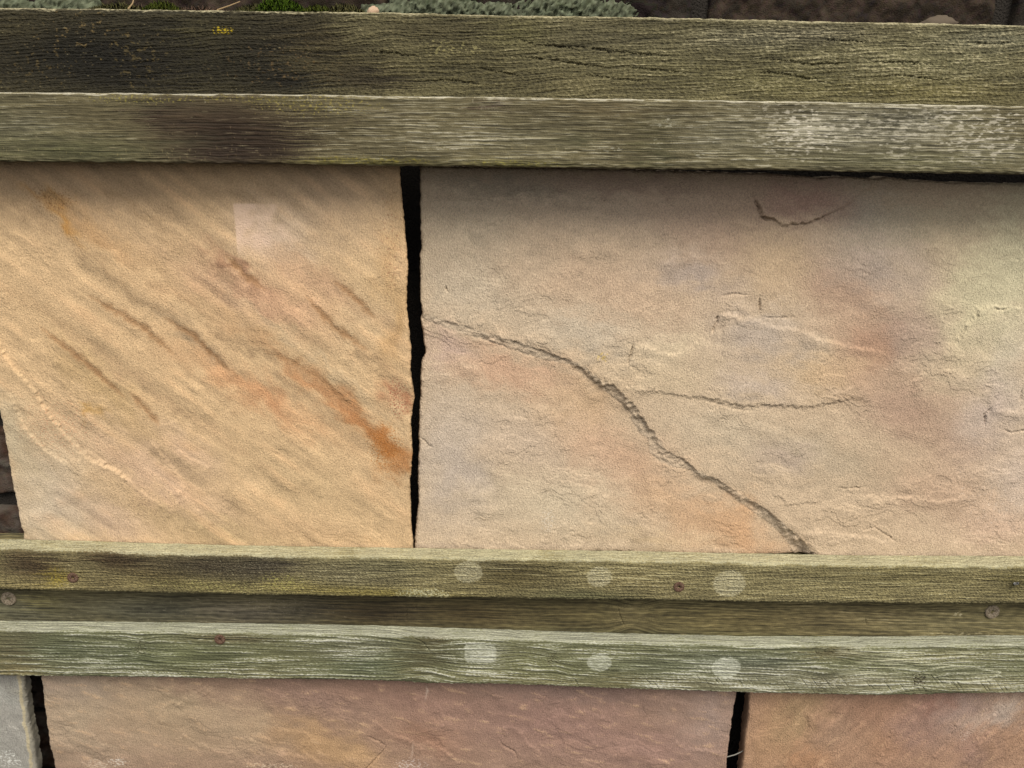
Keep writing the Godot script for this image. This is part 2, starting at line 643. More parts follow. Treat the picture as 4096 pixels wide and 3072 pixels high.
func build_rail(b: Rail, called: String) -> void:
	var rows := []           # [fraction down the front, y offset, z, normal y, normal z, t]
	var d := b.deep
	var r := b.r
	var n := int((d - r) / 1.3) + 1
	for k in n + 1:
		rows.append([0.0, 0.0, b.zb + (d - r) * k / n, 1.0, 0.0, (d - r) * k / n])
	for k in range(1, 6):
		var th := PI * 0.5 * k / 6.0
		rows.append([0.0, -r + r * cos(th), b.zf - r + r * sin(th), cos(th), sin(th), d - r + 2.0 * r * k / 6.0])
	n = int((b.hn - 2.0 * r) / b.pitch_y)
	for k in n + 1:
		rows.append([k / float(n), -r * (1.0 - 2.0 * k / float(n)), b.zf, 0.0, 1.0, d + r + (b.hn - 2.0 * r) * k / n])
	for k in range(1, 6):
		var th := PI * 0.5 * k / 6.0
		rows.append([1.0, r - r * sin(th), b.zf - r + r * cos(th), -sin(th), cos(th), d + b.hn - r + 2.0 * r * k / 6.0])
	for k in 4:
		rows.append([1.0, 0.0, b.zf - r - (d - r) * k / 3.0, -1.0, 0.0, d + b.hn + r + (d - 2.0 * r) * k / 3.0])
	rows.append([0.0, 0.0, b.zb, 0.0, -1.0, 0.0])
	var nu := int((b.x_to - b.x_from) / b.pitch_x) + 1
	var nv := rows.size()
	var p := PackedVector3Array()
	var uv := PackedVector2Array()
	p.resize(nu * nv)
	uv.resize(nu * nv)
	var wob := noise(b.seeds + 40, 2)
	var s := b.s
	var tops := PackedFloat32Array()
	var bots := PackedFloat32Array()
	for i in nu:
		var x := b.x_from + (b.x_to - b.x_from) * i / (nu - 1.0)
		tops.append(along(b.top, x) + 0.35 * wob.get_noise_2d(x * 0.05, 2.0))
		bots.append(along(b.bot, x) + 0.45 * wob.get_noise_2d(x * 0.07, 22.0))
	for j in nv:
		var row: Array = rows[j]
		var f: float = row[0]
		var yo: float = row[1]
		var z: float = row[2]
		var ny: float = row[3]
		var nz: float = row[4]
		var t: float = row[5]
		var keep := 0.0 if j == 0 or j >= nv - 2 else 1.0
		for i in nu:
			var x := b.x_from + (b.x_to - b.x_from) * i / (nu - 1.0)
			var h := s.sample(x, t) * keep
			p[j * nu + i] = Vector3(x, lerpf(tops[i], bots[i], f) + yo + ny * h, z + nz * h) / 1000.0
			uv[j * nu + i] = Vector2((x - s.x0) / (s.w * s.sx), t / (s.h * s.sy))
	b.mesh = grid_mesh(p, uv, nu, nv)
	b.mat = material_of(s, 0.88, 1.0, called)


# ------------------------------------------------------------------ the five slabs and the five rails, worked out side by side
var left_slab: Slab
var right_slab: Slab
var brown_slab: Slab
var amber_slab: Slab
var grey_slab: Slab
var back_rail: Rail
var lip_rail: Rail
var shelf_rail: Rail
var mid_rail: Rail
var low_rail: Rail


func job_left() -> void:
	var b := slab_at(-0.005, -0.015,
		[[-170, 640], [0, 1636], [14, 1713], [27, 1786], [36, 1853], [48, 1925], [63, 1998], [75, 2065], [89, 2123], [94, 2166], [100, 2200]],
		[[1596, 600], [1598, 667], [1604, 759], [1614, 860], [1619, 937], [1628, 1014], [1632, 1082], [1626, 1164], [1626, 1241], [1635, 1313], [1638, 1371], [1645, 1400], [1640, 1492], [1657, 1590], [1643, 1687], [1649, 1830], [1638, 1938], [1643, 2015], [1645, 2117], [1652, 2179], [1654, 2230]],
		[[-200, 622], [1700, 634]], 300.0, 300.0)
	left_slab = b
	var s := b.s
	s.setup(along(b.left, -20.0) - 26.0, b.top[0].y - 26.0, along(b.right, 300.0) + 28.0, 304.0, 0.5, 0.5, rgb(208, 174, 130))
	s.blot(300, 760, 500, 160, 10, rgb(196, 164, 126), 0.8)
	s.blot(1300, 820, 260, 200, 0, rgb(194, 166, 134), 0.7)
	s.blot(1080, 930, 170, 120, 20, rgb(216, 190, 164), 0.8)
	s.blot(1020, 1180, 330, 90, 22, rgb(204, 158, 124), 0.8)
	s.blot(1250, 1120, 260, 70, 30, rgb(204, 160, 126), 0.6)
	s.blot(950, 1075, 130, 22, 42, rgb(150, 108, 82), 0.75)
	s.blot(240, 880, 90, 34, 50, rgb(202, 140, 62), 0.8)
	s.blot(170, 780, 90, 22, 30, rgb(186, 138, 80), 0.6)
	s.blot(380, 920, 180, 60, 38, rgb(206, 158, 104), 0.6)
	s.blot(720, 1310, 190, 34, 42, rgb(160, 136, 106), 0.8)
	s.blot(860, 1400, 150, 30, 42, rgb(172, 146, 114), 0.7)
	s.blot(1150, 1440, 420, 34, 36, rgb(170, 134, 96), 0.6)
	s.blot(1000, 1560, 330, 60, 30, rgb(202, 144, 98), 0.7)
	s.blot(1090, 1580, 90, 40, 30, rgb(200, 140, 94), 0.6)
	s.blot(1390, 1640, 330, 30, 40, rgb(190, 130, 82), 0.85)
	s.blot(1480, 1720, 130, 34, 42, rgb(178, 120, 70), 0.7)
	s.blot(1540, 1790, 110, 40, 48, rgb(178, 112, 52), 0.8)
	s.blot(1590, 1850, 40, 60, 40, rgb(180, 124, 74), 0.7)
	s.blot(1590, 1580, 34, 60, 10, rgb(166, 108, 74), 0.7)
	s.blot(1560, 1100, 60, 300, 0, rgb(190, 152, 104), 0.7)
	s.blot(1560, 1330, 50, 120, 0, rgb(182, 142, 92), 0.6)
	s.blot(1450, 1250, 90, 250, 20, rgb(206, 178, 136), 0.5)
	s.blot(180, 2000, 190, 260, 20, rgb(196, 178, 152), 0.95)
	s.blot(60, 1750, 90, 200, -10, rgb(194, 176, 144), 0.9)
	s.blot(420, 1560, 300, 70, 50, rgb(188, 156, 108), 0.7)
	s.blot(360, 1640, 26, 26, 0, rgb(180, 134, 60), 0.7)
	s.blot(620, 1900, 330, 90, 35, rgb(200, 166, 138), 0.7)
	s.blot(760, 1800, 190, 60, 35, rgb(188, 158, 134), 0.6)
	s.blot(850, 2120, 330, 70, 15, rgb(170, 146, 106), 0.6)
	s.blot(430, 2080, 220, 90, 30, rgb(198, 168, 144), 0.6)
	s.blot(1200, 1950, 330, 120, 20, rgb(200, 170, 126), 0.7)
	s.blot(1250, 2130, 230, 60, 10, rgb(204, 168, 126), 0.6)
	s.blot(560, 1180, 700, 22, 38, rgb(172, 140, 102), 0.5)
	s.blot(250, 1300, 500, 26, 38, rgb(182, 150, 110), 0.5)
	s.blot(900, 1320, 420, 16, 40, rgb(150, 122, 90), 0.55)
	s.blot(1200, 1380, 460, 20, 40, rgb(196, 172, 136), 0.5)
	s.blot(1480, 1400, 240, 26, 42, rgb(160, 132, 98), 0.55)
	s.blot(700, 1620, 560, 24, 38, rgb(186, 152, 114), 0.5)
	s.blot(1330, 1150, 360, 20, 40, rgb(176, 142, 108), 0.45)
	s.blot(500, 820, 300, 20, 36, rgb(184, 150, 108), 0.45)
	fill_stone(b, 37.0, 1.0, 1.0, 11, rgb(206, 150, 106), 0.0, 0.86, 0.14, 0.20)
	var nz := noise(501, 2)
	# the lower left corner is a thicker layer; its broken edge runs across the corner
	s.flake(s.points([[-120, 1130], [-40, 1300], [30, 1430], [85, 1500], [140, 1560], [215, 1680], [290, 1770], [360, 1830], [470, 1880], [620, 2010]]), 1.7, 60.0, nz, 0.8)
	s.flake(s.points([[40, 1560], [95, 1690], [150, 1760], [205, 1810], [300, 1870]]), 1.22, 20.0, nz, 0.8)
	for f in [[[600, 1760], [660, 1830], [720, 1900], [750, 1990]], [[700, 1790], [760, 1830], [800, 1850], [850, 1870]], [[340, 1790], [420, 1850], [520, 1920]], [[560, 1960], [640, 2010], [700, 2050]], [[700, 1950], [740, 1985], [750, 2000], [830, 2070]]]:
		s.flake(s.points(f), 0.8, 9.0, nz, 1.0)
	for f in [[[650, 1270], [760, 1330], [880, 1450], [950, 1500]], [[1050, 1400], [1180, 1450], [1300, 1530], [1420, 1640], [1500, 1680]], [[1330, 1120], [1420, 1190], [1500, 1270]], [[150, 1300], [330, 1440], [500, 1590]], [[900, 1020], [990, 1110], [1060, 1160]], [[520, 1570], [600, 1660], [640, 1700]], [[1220, 1180], [1330, 1300], [1470, 1400]], [[350, 1180], [560, 1300], [700, 1420]]]:
		s.stroke(s.ragged(f, nz, 0.7), 2.2, rgb(150, 114, 80, 0.30), -0.1, -0.05, 1.2, nz)
	# pale rectangle where something was stuck on
	var a0: Vector2 = s.map.call(926, 806)
	var a1: Vector2 = s.map.call(1330, 1060)
	for j in s.h:
		var y := s.y0 + j * s.sy
		for i in s.w:
			var x := s.x0 + i * s.sx
			if x > a0.x and x < a1.x and y > a0.y and y < a1.y:
				var u := (x - a0.x) / (a1.x - a0.x)
				var v := (y - a0.y) / (a1.y - a0.y)
				var k := smoothstep(0.62, 0.0, u + 0.3 * nz.get_noise_2d(x * 0.06, y * 0.06)) * smoothstep(1.0, 0.55, v) * smoothstep(0.0, 0.02, u) * smoothstep(0.0, 0.05, v)
				s.col[j * s.w + i] = s.col[j * s.w + i].lerp(rgb(236, 206, 184), 0.8 * k)
	s.flecks(1560, 1000, 70, 330, rgb(140, 100, 76), nz, 0.35, 0.35, 0.32, 0.0, 0.45)
	s.flecks(1590, 1590, 50, 90, rgb(140, 78, 60), nz, 0.5, 0.5, 0.10, 0.0, 0.6)
	s.flecks(1540, 1790, 80, 110, rgb(150, 88, 34), nz, 0.5, 0.5, 0.05, 0.0, 0.5)
	s.flecks(210, 800, 110, 60, rgb(120, 84, 48), nz, 0.5, 0.5, 0.22, -0.2, 0.6)
	s.flecks(240, 1700, 200, 160, rgb(196, 130, 100), nz, 0.5, 0.5, 0.30, 0.0, 0.4)
	s.flecks(460, 1180, 420, 500, rgb(160, 124, 88), nz, 0.5, 0.5, 0.52, 0.0, 0.35)
	s.flecks(560, 2000, 330, 150, rgb(120, 104, 86), nz, 0.3, 0.3, 0.42, -0.3, 0.5)
	build_slab(b, 2.2, "sandstone_tan")


func job_right() -> void:
	var b := slab_at(-0.020, -0.064,
		[[1676, 600], [1679, 683], [1680, 803], [1682, 944], [1684, 987], [1678, 1020], [1680, 1101], [1679, 1172], [1684, 1231], [1687, 1253], [1681, 1280], [1690, 1345], [1701, 1416], [1688, 1437], [1681, 1465], [1680, 1563], [1675, 1655], [1672, 1747], [1674, 1774], [1669, 1888], [1672, 2013], [1665, 2073], [1657, 2154], [1655, 2230]],
		[[4860, 600], [4700, 2230]],
		[[1600, 664], [2000, 668], [2500, 676], [2800, 687], [3060, 694], [3210, 703], [3280, 710], [3400, 707], [3491, 716], [3560, 708], [3667, 722], [3913, 733], [4089, 735], [4500, 742], [4900, 750]], 300.0, 300.0)
	right_slab = b
	b.pitch = 0.82
	var s := b.s
	s.setup(-82.0 - 26.0, -26.0, 520.0, 304.0, 0.5, 0.5, rgb(198, 172, 140))
	s.blot(1900, 900, 380, 260, 0, rgb(180, 164, 138), 0.77)
	s.blot(1850, 1150, 250, 120, 10, rgb(194, 176, 150), 0.77)
	s.blot(2450, 1150, 420, 170, 15, rgb(198, 166, 136), 0.72)
	s.blot(2350, 1330, 260, 90, 10, rgb(190, 176, 154), 0.67)
	s.blot(2600, 860, 500, 120, 5, rgb(182, 160, 138), 0.58)
	s.blot(2870, 950, 230, 150, 20, rgb(184, 152, 128), 0.67)
	s.blot(2790, 1090, 200, 70, 10, rgb(176, 158, 146), 0.77)
	s.blot(3120, 1060, 200, 150, 0, rgb(198, 168, 130), 0.77)
	s.blot(3360, 1160, 170, 130, 30, rgb(174, 138, 112), 0.82)
	s.blot(3520, 1060, 230, 150, 20, rgb(176, 158, 144), 0.82)
	s.blot(3440, 850, 200, 100, 20, rgb(174, 164, 146), 0.67)
	s.blot(3720, 880, 240, 100, 0, rgb(184, 172, 140), 0.58)
	s.blot(3620, 1340, 130, 130, 0, rgb(160, 136, 122), 0.86)
	s.blot(3480, 1390, 130, 150, 10, rgb(172, 130, 104), 0.82)
	s.blot(3280, 1480, 200, 90, 5, rgb(206, 172, 128), 0.82)
	s.blot(3030, 1340, 220, 110, 10, rgb(178, 162, 148), 0.77)
	s.blot(2980, 1530, 170, 60, 10, rgb(184, 166, 152), 0.67)
	s.blot(2680, 1390, 160, 70, 0, rgb(204, 184, 150), 0.67)
	s.blot(2640, 1500, 250, 70, 0, rgb(202, 180, 144), 0.58)
	s.blot(3640, 1640, 240, 130, 20, rgb(172, 138, 116), 0.82)
	s.blot(3820, 1760, 160, 120, 30, rgb(176, 142, 116), 0.67)
	s.blot(3720, 1950, 280, 120, 15, rgb(188, 152, 124), 0.77)
	s.blot(3400, 1860, 330, 110, 10, rgb(184, 162, 130), 0.67)
	s.blot(3200, 1790, 260, 80, 15, rgb(182, 164, 138), 0.58)
	s.blot(2900, 1720, 260, 100, 15, rgb(196, 178, 150), 0.58)
	s.blot(3130, 1830, 130, 60, 10, rgb(176, 154, 138), 0.58)
	s.blot(3900, 1150, 150, 320, 10, rgb(198, 188, 150), 0.82)
	s.blot(4060, 1050, 130, 400, 0, rgb(200, 192, 154), 0.82)
	s.blot(4040, 1450, 120, 180, 0, rgb(196, 186, 158), 0.67)
	s.blot(3960, 1640, 130, 200, 20, rgb(186, 166, 152), 0.82)
	s.blot(4080, 1900, 130, 200, 0, rgb(198, 176, 158), 0.77)
	s.blot(4000, 2110, 240, 80, 0, rgb(204, 168, 140), 0.67)
	s.blot(3400, 2090, 300, 80, 5, rgb(200, 172, 138), 0.67)
	s.blot(3180, 790, 190, 90, 5, rgb(172, 132, 116), 0.77)
	s.blot(2000, 740, 260, 40, 5, rgb(132, 124, 106), 0.48)  # shade below the lip board, painted in as a darker band
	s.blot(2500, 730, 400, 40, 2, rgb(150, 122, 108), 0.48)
	# lower left layer
	s.blot(1790, 1800, 170, 300, 0, rgb(190, 172, 152), 0.86)
	s.blot(1830, 1900, 120, 120, 0, rgb(176, 160, 148), 0.67)
	s.blot(2030, 1480, 290, 80, 18, rgb(200, 156, 124), 0.82)
	s.blot(1760, 1380, 80, 80, 0, rgb(190, 160, 146), 0.67)
	s.blot(2330, 1620, 170, 120, 40, rgb(198, 164, 124), 0.77)
	s.blot(2480, 1850, 250, 120, 35, rgb(202, 160, 128), 0.77)
	s.blot(2720, 2050, 280, 100, 35, rgb(204, 164, 124), 0.82)
	s.blot(2960, 2150, 210, 80, 35, rgb(204, 156, 112), 0.86)
	s.blot(2950, 2040, 70, 70, 40, rgb(202, 156, 112), 0.67)
	s.blot(2200, 2020, 330, 130, 10, rgb(198, 180, 150), 0.77)
	s.blot(2100, 1760, 220, 110, 20, rgb(196, 172, 148), 0.67)
	s.blot(2620, 2170, 200, 40, 5, rgb(200, 170, 128), 0.58)
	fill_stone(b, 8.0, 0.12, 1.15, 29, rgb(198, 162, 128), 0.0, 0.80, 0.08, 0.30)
	var nz := noise(601, 2)
	var upper := PackedVector2Array()
	for p in [[1640, 1238], [1680, 1250], [1760, 1276], [1850, 1302], [1960, 1336], [2060, 1366], [2170, 1402], [2251, 1434], [2327, 1460], [2381, 1506], [2446, 1546], [2495, 1574], [2522, 1612], [2555, 1652], [2571, 1687], [2604, 1720], [2640, 1762], [2663, 1805], [2728, 1836], [2793, 1884], [2870, 1921], [2935, 1962], [2999, 1998], [3058, 2036], [3116, 2080], [3172, 2132], [3212, 2168], [3252, 2217], [3310, 2290]]:
		upper.append(s.map.call(p[0], p[1]))
	var lower := PackedVector2Array()
	for p in [[1640, 1258], [1690, 1274], [1790, 1312], [1900, 1348], [2010, 1384], [2110, 1420], [2200, 1446], [2300, 1462], [2352, 1486], [2366, 1520], [2420, 1568], [2470, 1604], [2522, 1650], [2532, 1690], [2560, 1735], [2596, 1762], [2600, 1812], [2640, 1850], [2700, 1872], [2760, 1884], [2850, 1930], [2960, 2010], [3010, 2050], [3060, 2082], [3130, 2142], [3166, 2190], [3182, 2222], [3220, 2290]]:
		lower.append(s.map.call(p[0], p[1]))
	var depth_run := PackedVector2Array([Vector2(-90, 1.5), Vector2(-20, 2.0), Vector2(38, 2.8), Vector2(64, 4.6), Vector2(104, 5.2), Vector2(126, 2.8), Vector2(150, 3.4), Vector2(205, 4.2), Vector2(228, 6.0), Vector2(240, 11.0), Vector2(300, 14.0)])
	for i in s.w:
		var x := s.x0 + i * s.sx
		if x > 330.0:
			continue
		var yu := along(upper, x)
		var yl := along(lower, x) + 0.5 * nz.get_noise_2d(x * 0.35, 4.0)
		var slope := (along(upper, x + 3.0) - along(upper, x - 3.0)) / 6.0
		var ck := 1.0 / sqrt(1.0 + slope * slope)
		var deepness := along(depth_run, x) * (1.0 + 0.3 * nz.get_noise_2d(x * 0.03, 8.0))
		var jag := lerpf(0.6, 1.9, smoothstep(40.0, 62.0, x) * smoothstep(128.0, 104.0, x))
		var face := 6.0 + 4.0 * nz.get_noise_2d(x * 0.035, 18.0)
		var steep := clampf(0.40 + 0.9 * nz.get_noise_2d(x * 0.04, 33.0), 0.08, 0.75)
		for j in s.h:
			var y := s.y0 + j * s.sy
			if y < yu - 9.0:
				continue
			var at_k := j * s.w + i
			var d := (y - yu) * ck + 0.35 * nz.get_noise_2d(x * 0.5, y * 0.5) + jag * (0.8 * nz.get_noise_2d(x * 0.22 + 30.0, y * 0.22) + 1.0 * nz.get_noise_2d(x * 0.09, y * 0.09))
			var e := (y - yl) * ck + 0.3 * nz.get_noise_2d(x * 0.6 + 9.0, y * 0.6)
			var fall := -deepness * (0.08 * smoothstep(-5.0, 0.0, d) + steep * smoothstep(-0.4, 0.9, d) + (0.82 - steep) * smoothstep(0.5, face, d))
			if e > 0.0:
				fall -= 0.10 * deepness
			fall -= 0.6 * exp(-e * e / 0.35) * smoothstep(-0.2, 0.3, nz.get_noise_2d(x * 0.06, 70.0))
			s.hm[at_k] += fall
			var broken := smoothstep(-1.0, 0.5, d) * smoothstep(0.6, -0.4, e)
			s.col[at_k] = s.col[at_k].lerp(rgb(190, 176, 156), 0.35 * broken)
			s.hm[at_k] += broken * (0.8 * nz.get_noise_2d(x * 0.14, y * 0.2) + 0.5 * nz.get_noise_2d(x * 0.45 + y * 0.2, y * 0.2))
	# flakes: the right-hand side of each run stands proud
	s.flake(s.points([[3503, 1576], [3386, 1596], [3304, 1614], [3222, 1628], [3128, 1621], [3058, 1617], [2993, 1623], [2941, 1617], [2835, 1593], [2739, 1584], [2680, 1576], [2620, 1563], [2566, 1563], [2506, 1574]]), 1.5, 26.0, nz, 0.7)
	s.stroke(s.ragged([[2800, 1600], [2900, 1622], [2960, 1640], [3030, 1642]], nz, 0.7), 0.5, Color(0, 0, 0, 0), -0.6, 0.0, 0.4, nz)
	s.flake(s.points([[2870, 1262], [2900, 1256], [3034, 1285], [3105, 1308], [3234, 1328], [3269, 1355], [3362, 1378], [3444, 1390], [3562, 1413]]), 1.49, 22.0, nz, 0.8)
	s.flake(s.points([[2520, 1375], [2590, 1385], [2640, 1412], [2700, 1416], [2760, 1390], [2840, 1330]]), 1.22, 14.0, nz, 0.8)
	s.flake(s.points([[3620, 1538], [3673, 1511], [3714, 1470], [3784, 1402], [3843, 1343], [3866, 1302], [3901, 1267], [3960, 1200]]), 1.62, 22.0, nz, 0.9)
	s.flake(s.points([[3540, 706], [3474, 751], [3415, 792], [3368, 833], [3298, 863], [3234, 892], [3175, 897], [3116, 898], [3093, 880], [3043, 866], [3026, 810], [2990, 740]]), 2.6, 60.0, nz, 0.5)
	s.stroke(s.ragged([[3008, 775], [3026, 815], [3040, 840], [3043, 866], [3093, 881], [3116, 899]], nz, 0.7), 0.7, Color(0, 0, 0, 0), -2.2, -0.2, 0.3, nz)
	s.stroke(s.ragged([[3116, 899], [3175, 899], [3234, 894], [3298, 865], [3368, 835]], nz, 0.7), 0.45, Color(0, 0, 0, 0), -0.9, -0.1, 0.3, nz)
	s.flake(s.points([[1660, 770], [1760, 800], [1880, 800], [1980, 785], [2080, 760], [2200, 758], [2330, 790], [2480, 815], [2560, 830]]), 1.6, 30.0, nz, 1.6)
	s.flake(s.points([[3210, 2127], [3298, 2124], [3386, 2138], [3485, 2150], [3560, 2170]]), 1.22, 12.0, nz, 0.8)
	s.flake(s.points([[3300, 2006], [3210, 2012], [3151, 2018], [3122, 1992], [3080, 1970]]), 0.9, 12.0, nz, 0.6)
	s.flake(s.points([[2640, 1060], [2700, 1030], [2760, 1022], [2840, 1030], [2920, 1055]]), 0.81, 12.0, nz, 0.8)
	s.flake(s.points([[3900, 1230], [3990, 1225], [4096, 1232]]), 1.08, 10.0, nz, 0.9)
	s.flake(s.points([[3966, 1631], [4020, 1640], [4100, 1650], [4180, 1690]]), 0.7, 14.0, nz, 0.7)
	s.flake(s.points([[3400, 1990], [3500, 1985], [3640, 1990], [3760, 2005], [3850, 1990]]), 0.94, 12.0, nz, 1.6)
	for f in [[[3043, 1175], [3041, 1200], [3036, 1228], [3041, 1258]], [[2871, 1257], [2866, 1290], [2858, 1310], [2846, 1338]], [[2534, 1368], [2526, 1400], [2520, 1430], [2510, 1462]], [[3966, 1631], [3940, 1658], [3938, 1680], [3940, 1706]], [[4090, 1560], [4086, 1580], [4079, 1608]], [[1782, 1142], [1783, 1158], [1792, 1172]]]:
		s.stroke(s.ragged(f, nz, 0.7), 0.5, Color(0, 0, 0, 0), -1.7, -0.1, 0.25, nz)
	for f in [[[4007, 1719], [4048, 1731], [4095, 1722], [4130, 1726]], [[3965, 1230], [3990, 1238], [4050, 1232]], [[2880, 1185], [2940, 1176], [3000, 1182]], [[3050, 1268], [3130, 1272], [3180, 1268]], [[1680, 1755], [1700, 1770], [1730, 1800]], [[3450, 2120], [3500, 2110], [3560, 2150], [3600, 2180]], [[3350, 1950], [3390, 1956], [3470, 1946]]]:
		s.stroke(s.ragged(f, nz, 0.7), 0.45, Color(0, 0, 0, 0), -0.8, -0.1, 0.4, nz)
	s.flecks(1860, 1750, 220, 330, rgb(120, 112, 104), nz, 0.35, 0.35, 0.56, 0.0, 0.5)
	s.flecks(2190, 2090, 36, 60, rgb(214, 204, 190), nz, 0.4, 0.4, 0.05, 0.0, 0.6)
	s.flecks(2410, 1428, 26, 20, rgb(214, 184, 96), nz, 0.4, 0.4, -0.1, 0.0, 0.5)
	s.flecks(3990, 2000, 300, 250, rgb(206, 192, 180), nz, 0.3, 0.3, 0.42, 0.1, 0.4)
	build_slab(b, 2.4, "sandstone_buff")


func job_brown() -> void:
	var b := slab_at(-0.002, 0.0,
		[[158, 2660], [164, 2708], [174, 2790], [187, 2893], [198, 2969], [209, 3012], [217, 3067], [235, 3200]],
		[[2958, 2700], [2947, 2772], [2930, 2867], [2920, 2943], [2909, 3030], [2907, 3072], [2895, 3200]],
		[[0, 2600], [4096, 2653]], 690.0, 560.0)
	for k in b.top.size():
		b.top[k].y = 391.0
	brown_slab = b
	b.pitch = 0.9
	var s := b.s
	s.setup(along(b.left, 391.0) - 26.0, 366.0, along(b.right, 391.0) + 26.0, 562.0, 0.5, 0.5, rgb(160, 124, 100))
	s.blot(300, 2850, 330, 260, 10, rgb(172, 148, 118), 0.95)
	s.blot(250, 2740, 300, 60, 5, rgb(160, 140, 122), 0.6)
	s.blot(700, 2900, 330, 150, 15, rgb(178, 148, 112), 0.9)
	s.blot(680, 2800, 200, 70, 10, rgb(176, 150, 114), 0.7)
	s.blot(1000, 2900, 170, 110, 20, rgb(184, 156, 120), 0.7)
	s.blot(1250, 2960, 180, 90, 25, rgb(186, 142, 94), 0.9)
	s.blot(1400, 3020, 160, 70, 20, rgb(190, 146, 96), 0.85)
	s.blot(1250, 2780, 200, 70, 15, rgb(152, 116, 100), 0.7)
	s.blot(1650, 2790, 330, 90, 10, rgb(156, 114, 96), 0.8)
	s.blot(1720, 2950, 160, 70, 20, rgb(170, 118, 88), 0.7)
	s.blot(2200, 2880, 420, 170, 5, rgb(154, 114, 100), 0.9)
	s.blot(2300, 2760, 420, 50, 5, rgb(140, 110, 100), 0.6)
	s.blot(2600, 3000, 300, 110, 5, rgb(158, 118, 104), 0.8)
	s.blot(2830, 2850, 130, 160, 0, rgb(166, 138, 124), 0.8)
	fill_stone(b, 13.0, 0.7, 1.0, 47, rgb(172, 126, 96), 0.55, 0.72, 0.08, 0.26)
	var nz := noise(701, 2)
	for f in [[[1990, 2930], [2020, 2905], [2060, 2908], [2090, 2930], [2110, 2970], [2160, 3010], [2170, 3060]], [[1200, 2910], [1240, 2950], [1210, 3000], [1290, 3060]], [[1500, 2880], [1560, 2930], [1640, 2960], [1700, 3000]], [[700, 2830], [740, 2790], [830, 2740], [830, 2790]], [[640, 2900], [650, 2830], [700, 2795]], [[980, 2940], [1060, 2980], [1130, 3010], [1250, 3030]], [[1700, 2960], [1780, 3000], [1850, 3060]], [[370, 2930], [400, 2970], [440, 2980]], [[720, 2930], [790, 2970], [840, 2990]], [[2330, 2830], [2380, 2860], [2450, 2880]], [[2700, 2960], [2740, 2990], [2900, 3010]], [[200, 2925], [260, 2930], [270, 2905]]]:
		s.flake(s.points(f), 0.94, 7.0, nz, 1.0)
	s.stroke(s.ragged([[1464, 2942], [1510, 2962], [1545, 2985]], nz, 0.7), 0.6, Color(0, 0, 0, 0), -1.0, 0.0, 0.5, nz)
	s.stroke(s.ragged([[1545, 2990], [1510, 3030], [1466, 3072], [1440, 3110]], nz, 0.7), 0.5, Color(0, 0, 0, 0), -1.2, 0.0, 0.4, nz)
	s.stroke(s.ragged([[1990, 2950], [2010, 2980], [2060, 3010], [2070, 3040]], nz, 0.7), 0.6, Color(0, 0, 0, 0), -0.8, 0.0, 0.5, nz)
	s.stroke(s.points([[1704, 2740], [1708, 2760], [1700, 2800]]), 0.8, rgb(196, 180, 166, 0.5), 0.0, 0.0, 0.5, nz)
	s.stroke(s.points([[1652, 2965], [1648, 3010], [1640, 3060]]), 0.7, rgb(196, 176, 160, 0.4), 0.0, 0.0, 0.5, nz)
	s.flecks(470, 3045, 50, 20, rgb(220, 214, 206), nz, 0.25, 0.5, 0.0, 0.1, 0.7)
	s.flecks(390, 3060, 70, 26, rgb(204, 188, 170), nz, 0.25, 0.5, 0.0, 0.1, 0.6)
	s.flecks(1090, 3060, 130, 14, rgb(224, 206, 180), nz, 0.25, 0.8, 0.05, 0.1, 0.7)
	s.flecks(1640, 3060, 80, 30, rgb(216, 204, 200), nz, 0.3, 0.5, 0.05, 0.0, 0.6)
	s.flecks(1000, 2900, 700, 250, rgb(90, 66, 52), nz, 0.5, 0.5, 0.66, 0.0, 0.5)
	build_slab(b, 1.4, "sandstone_brown")


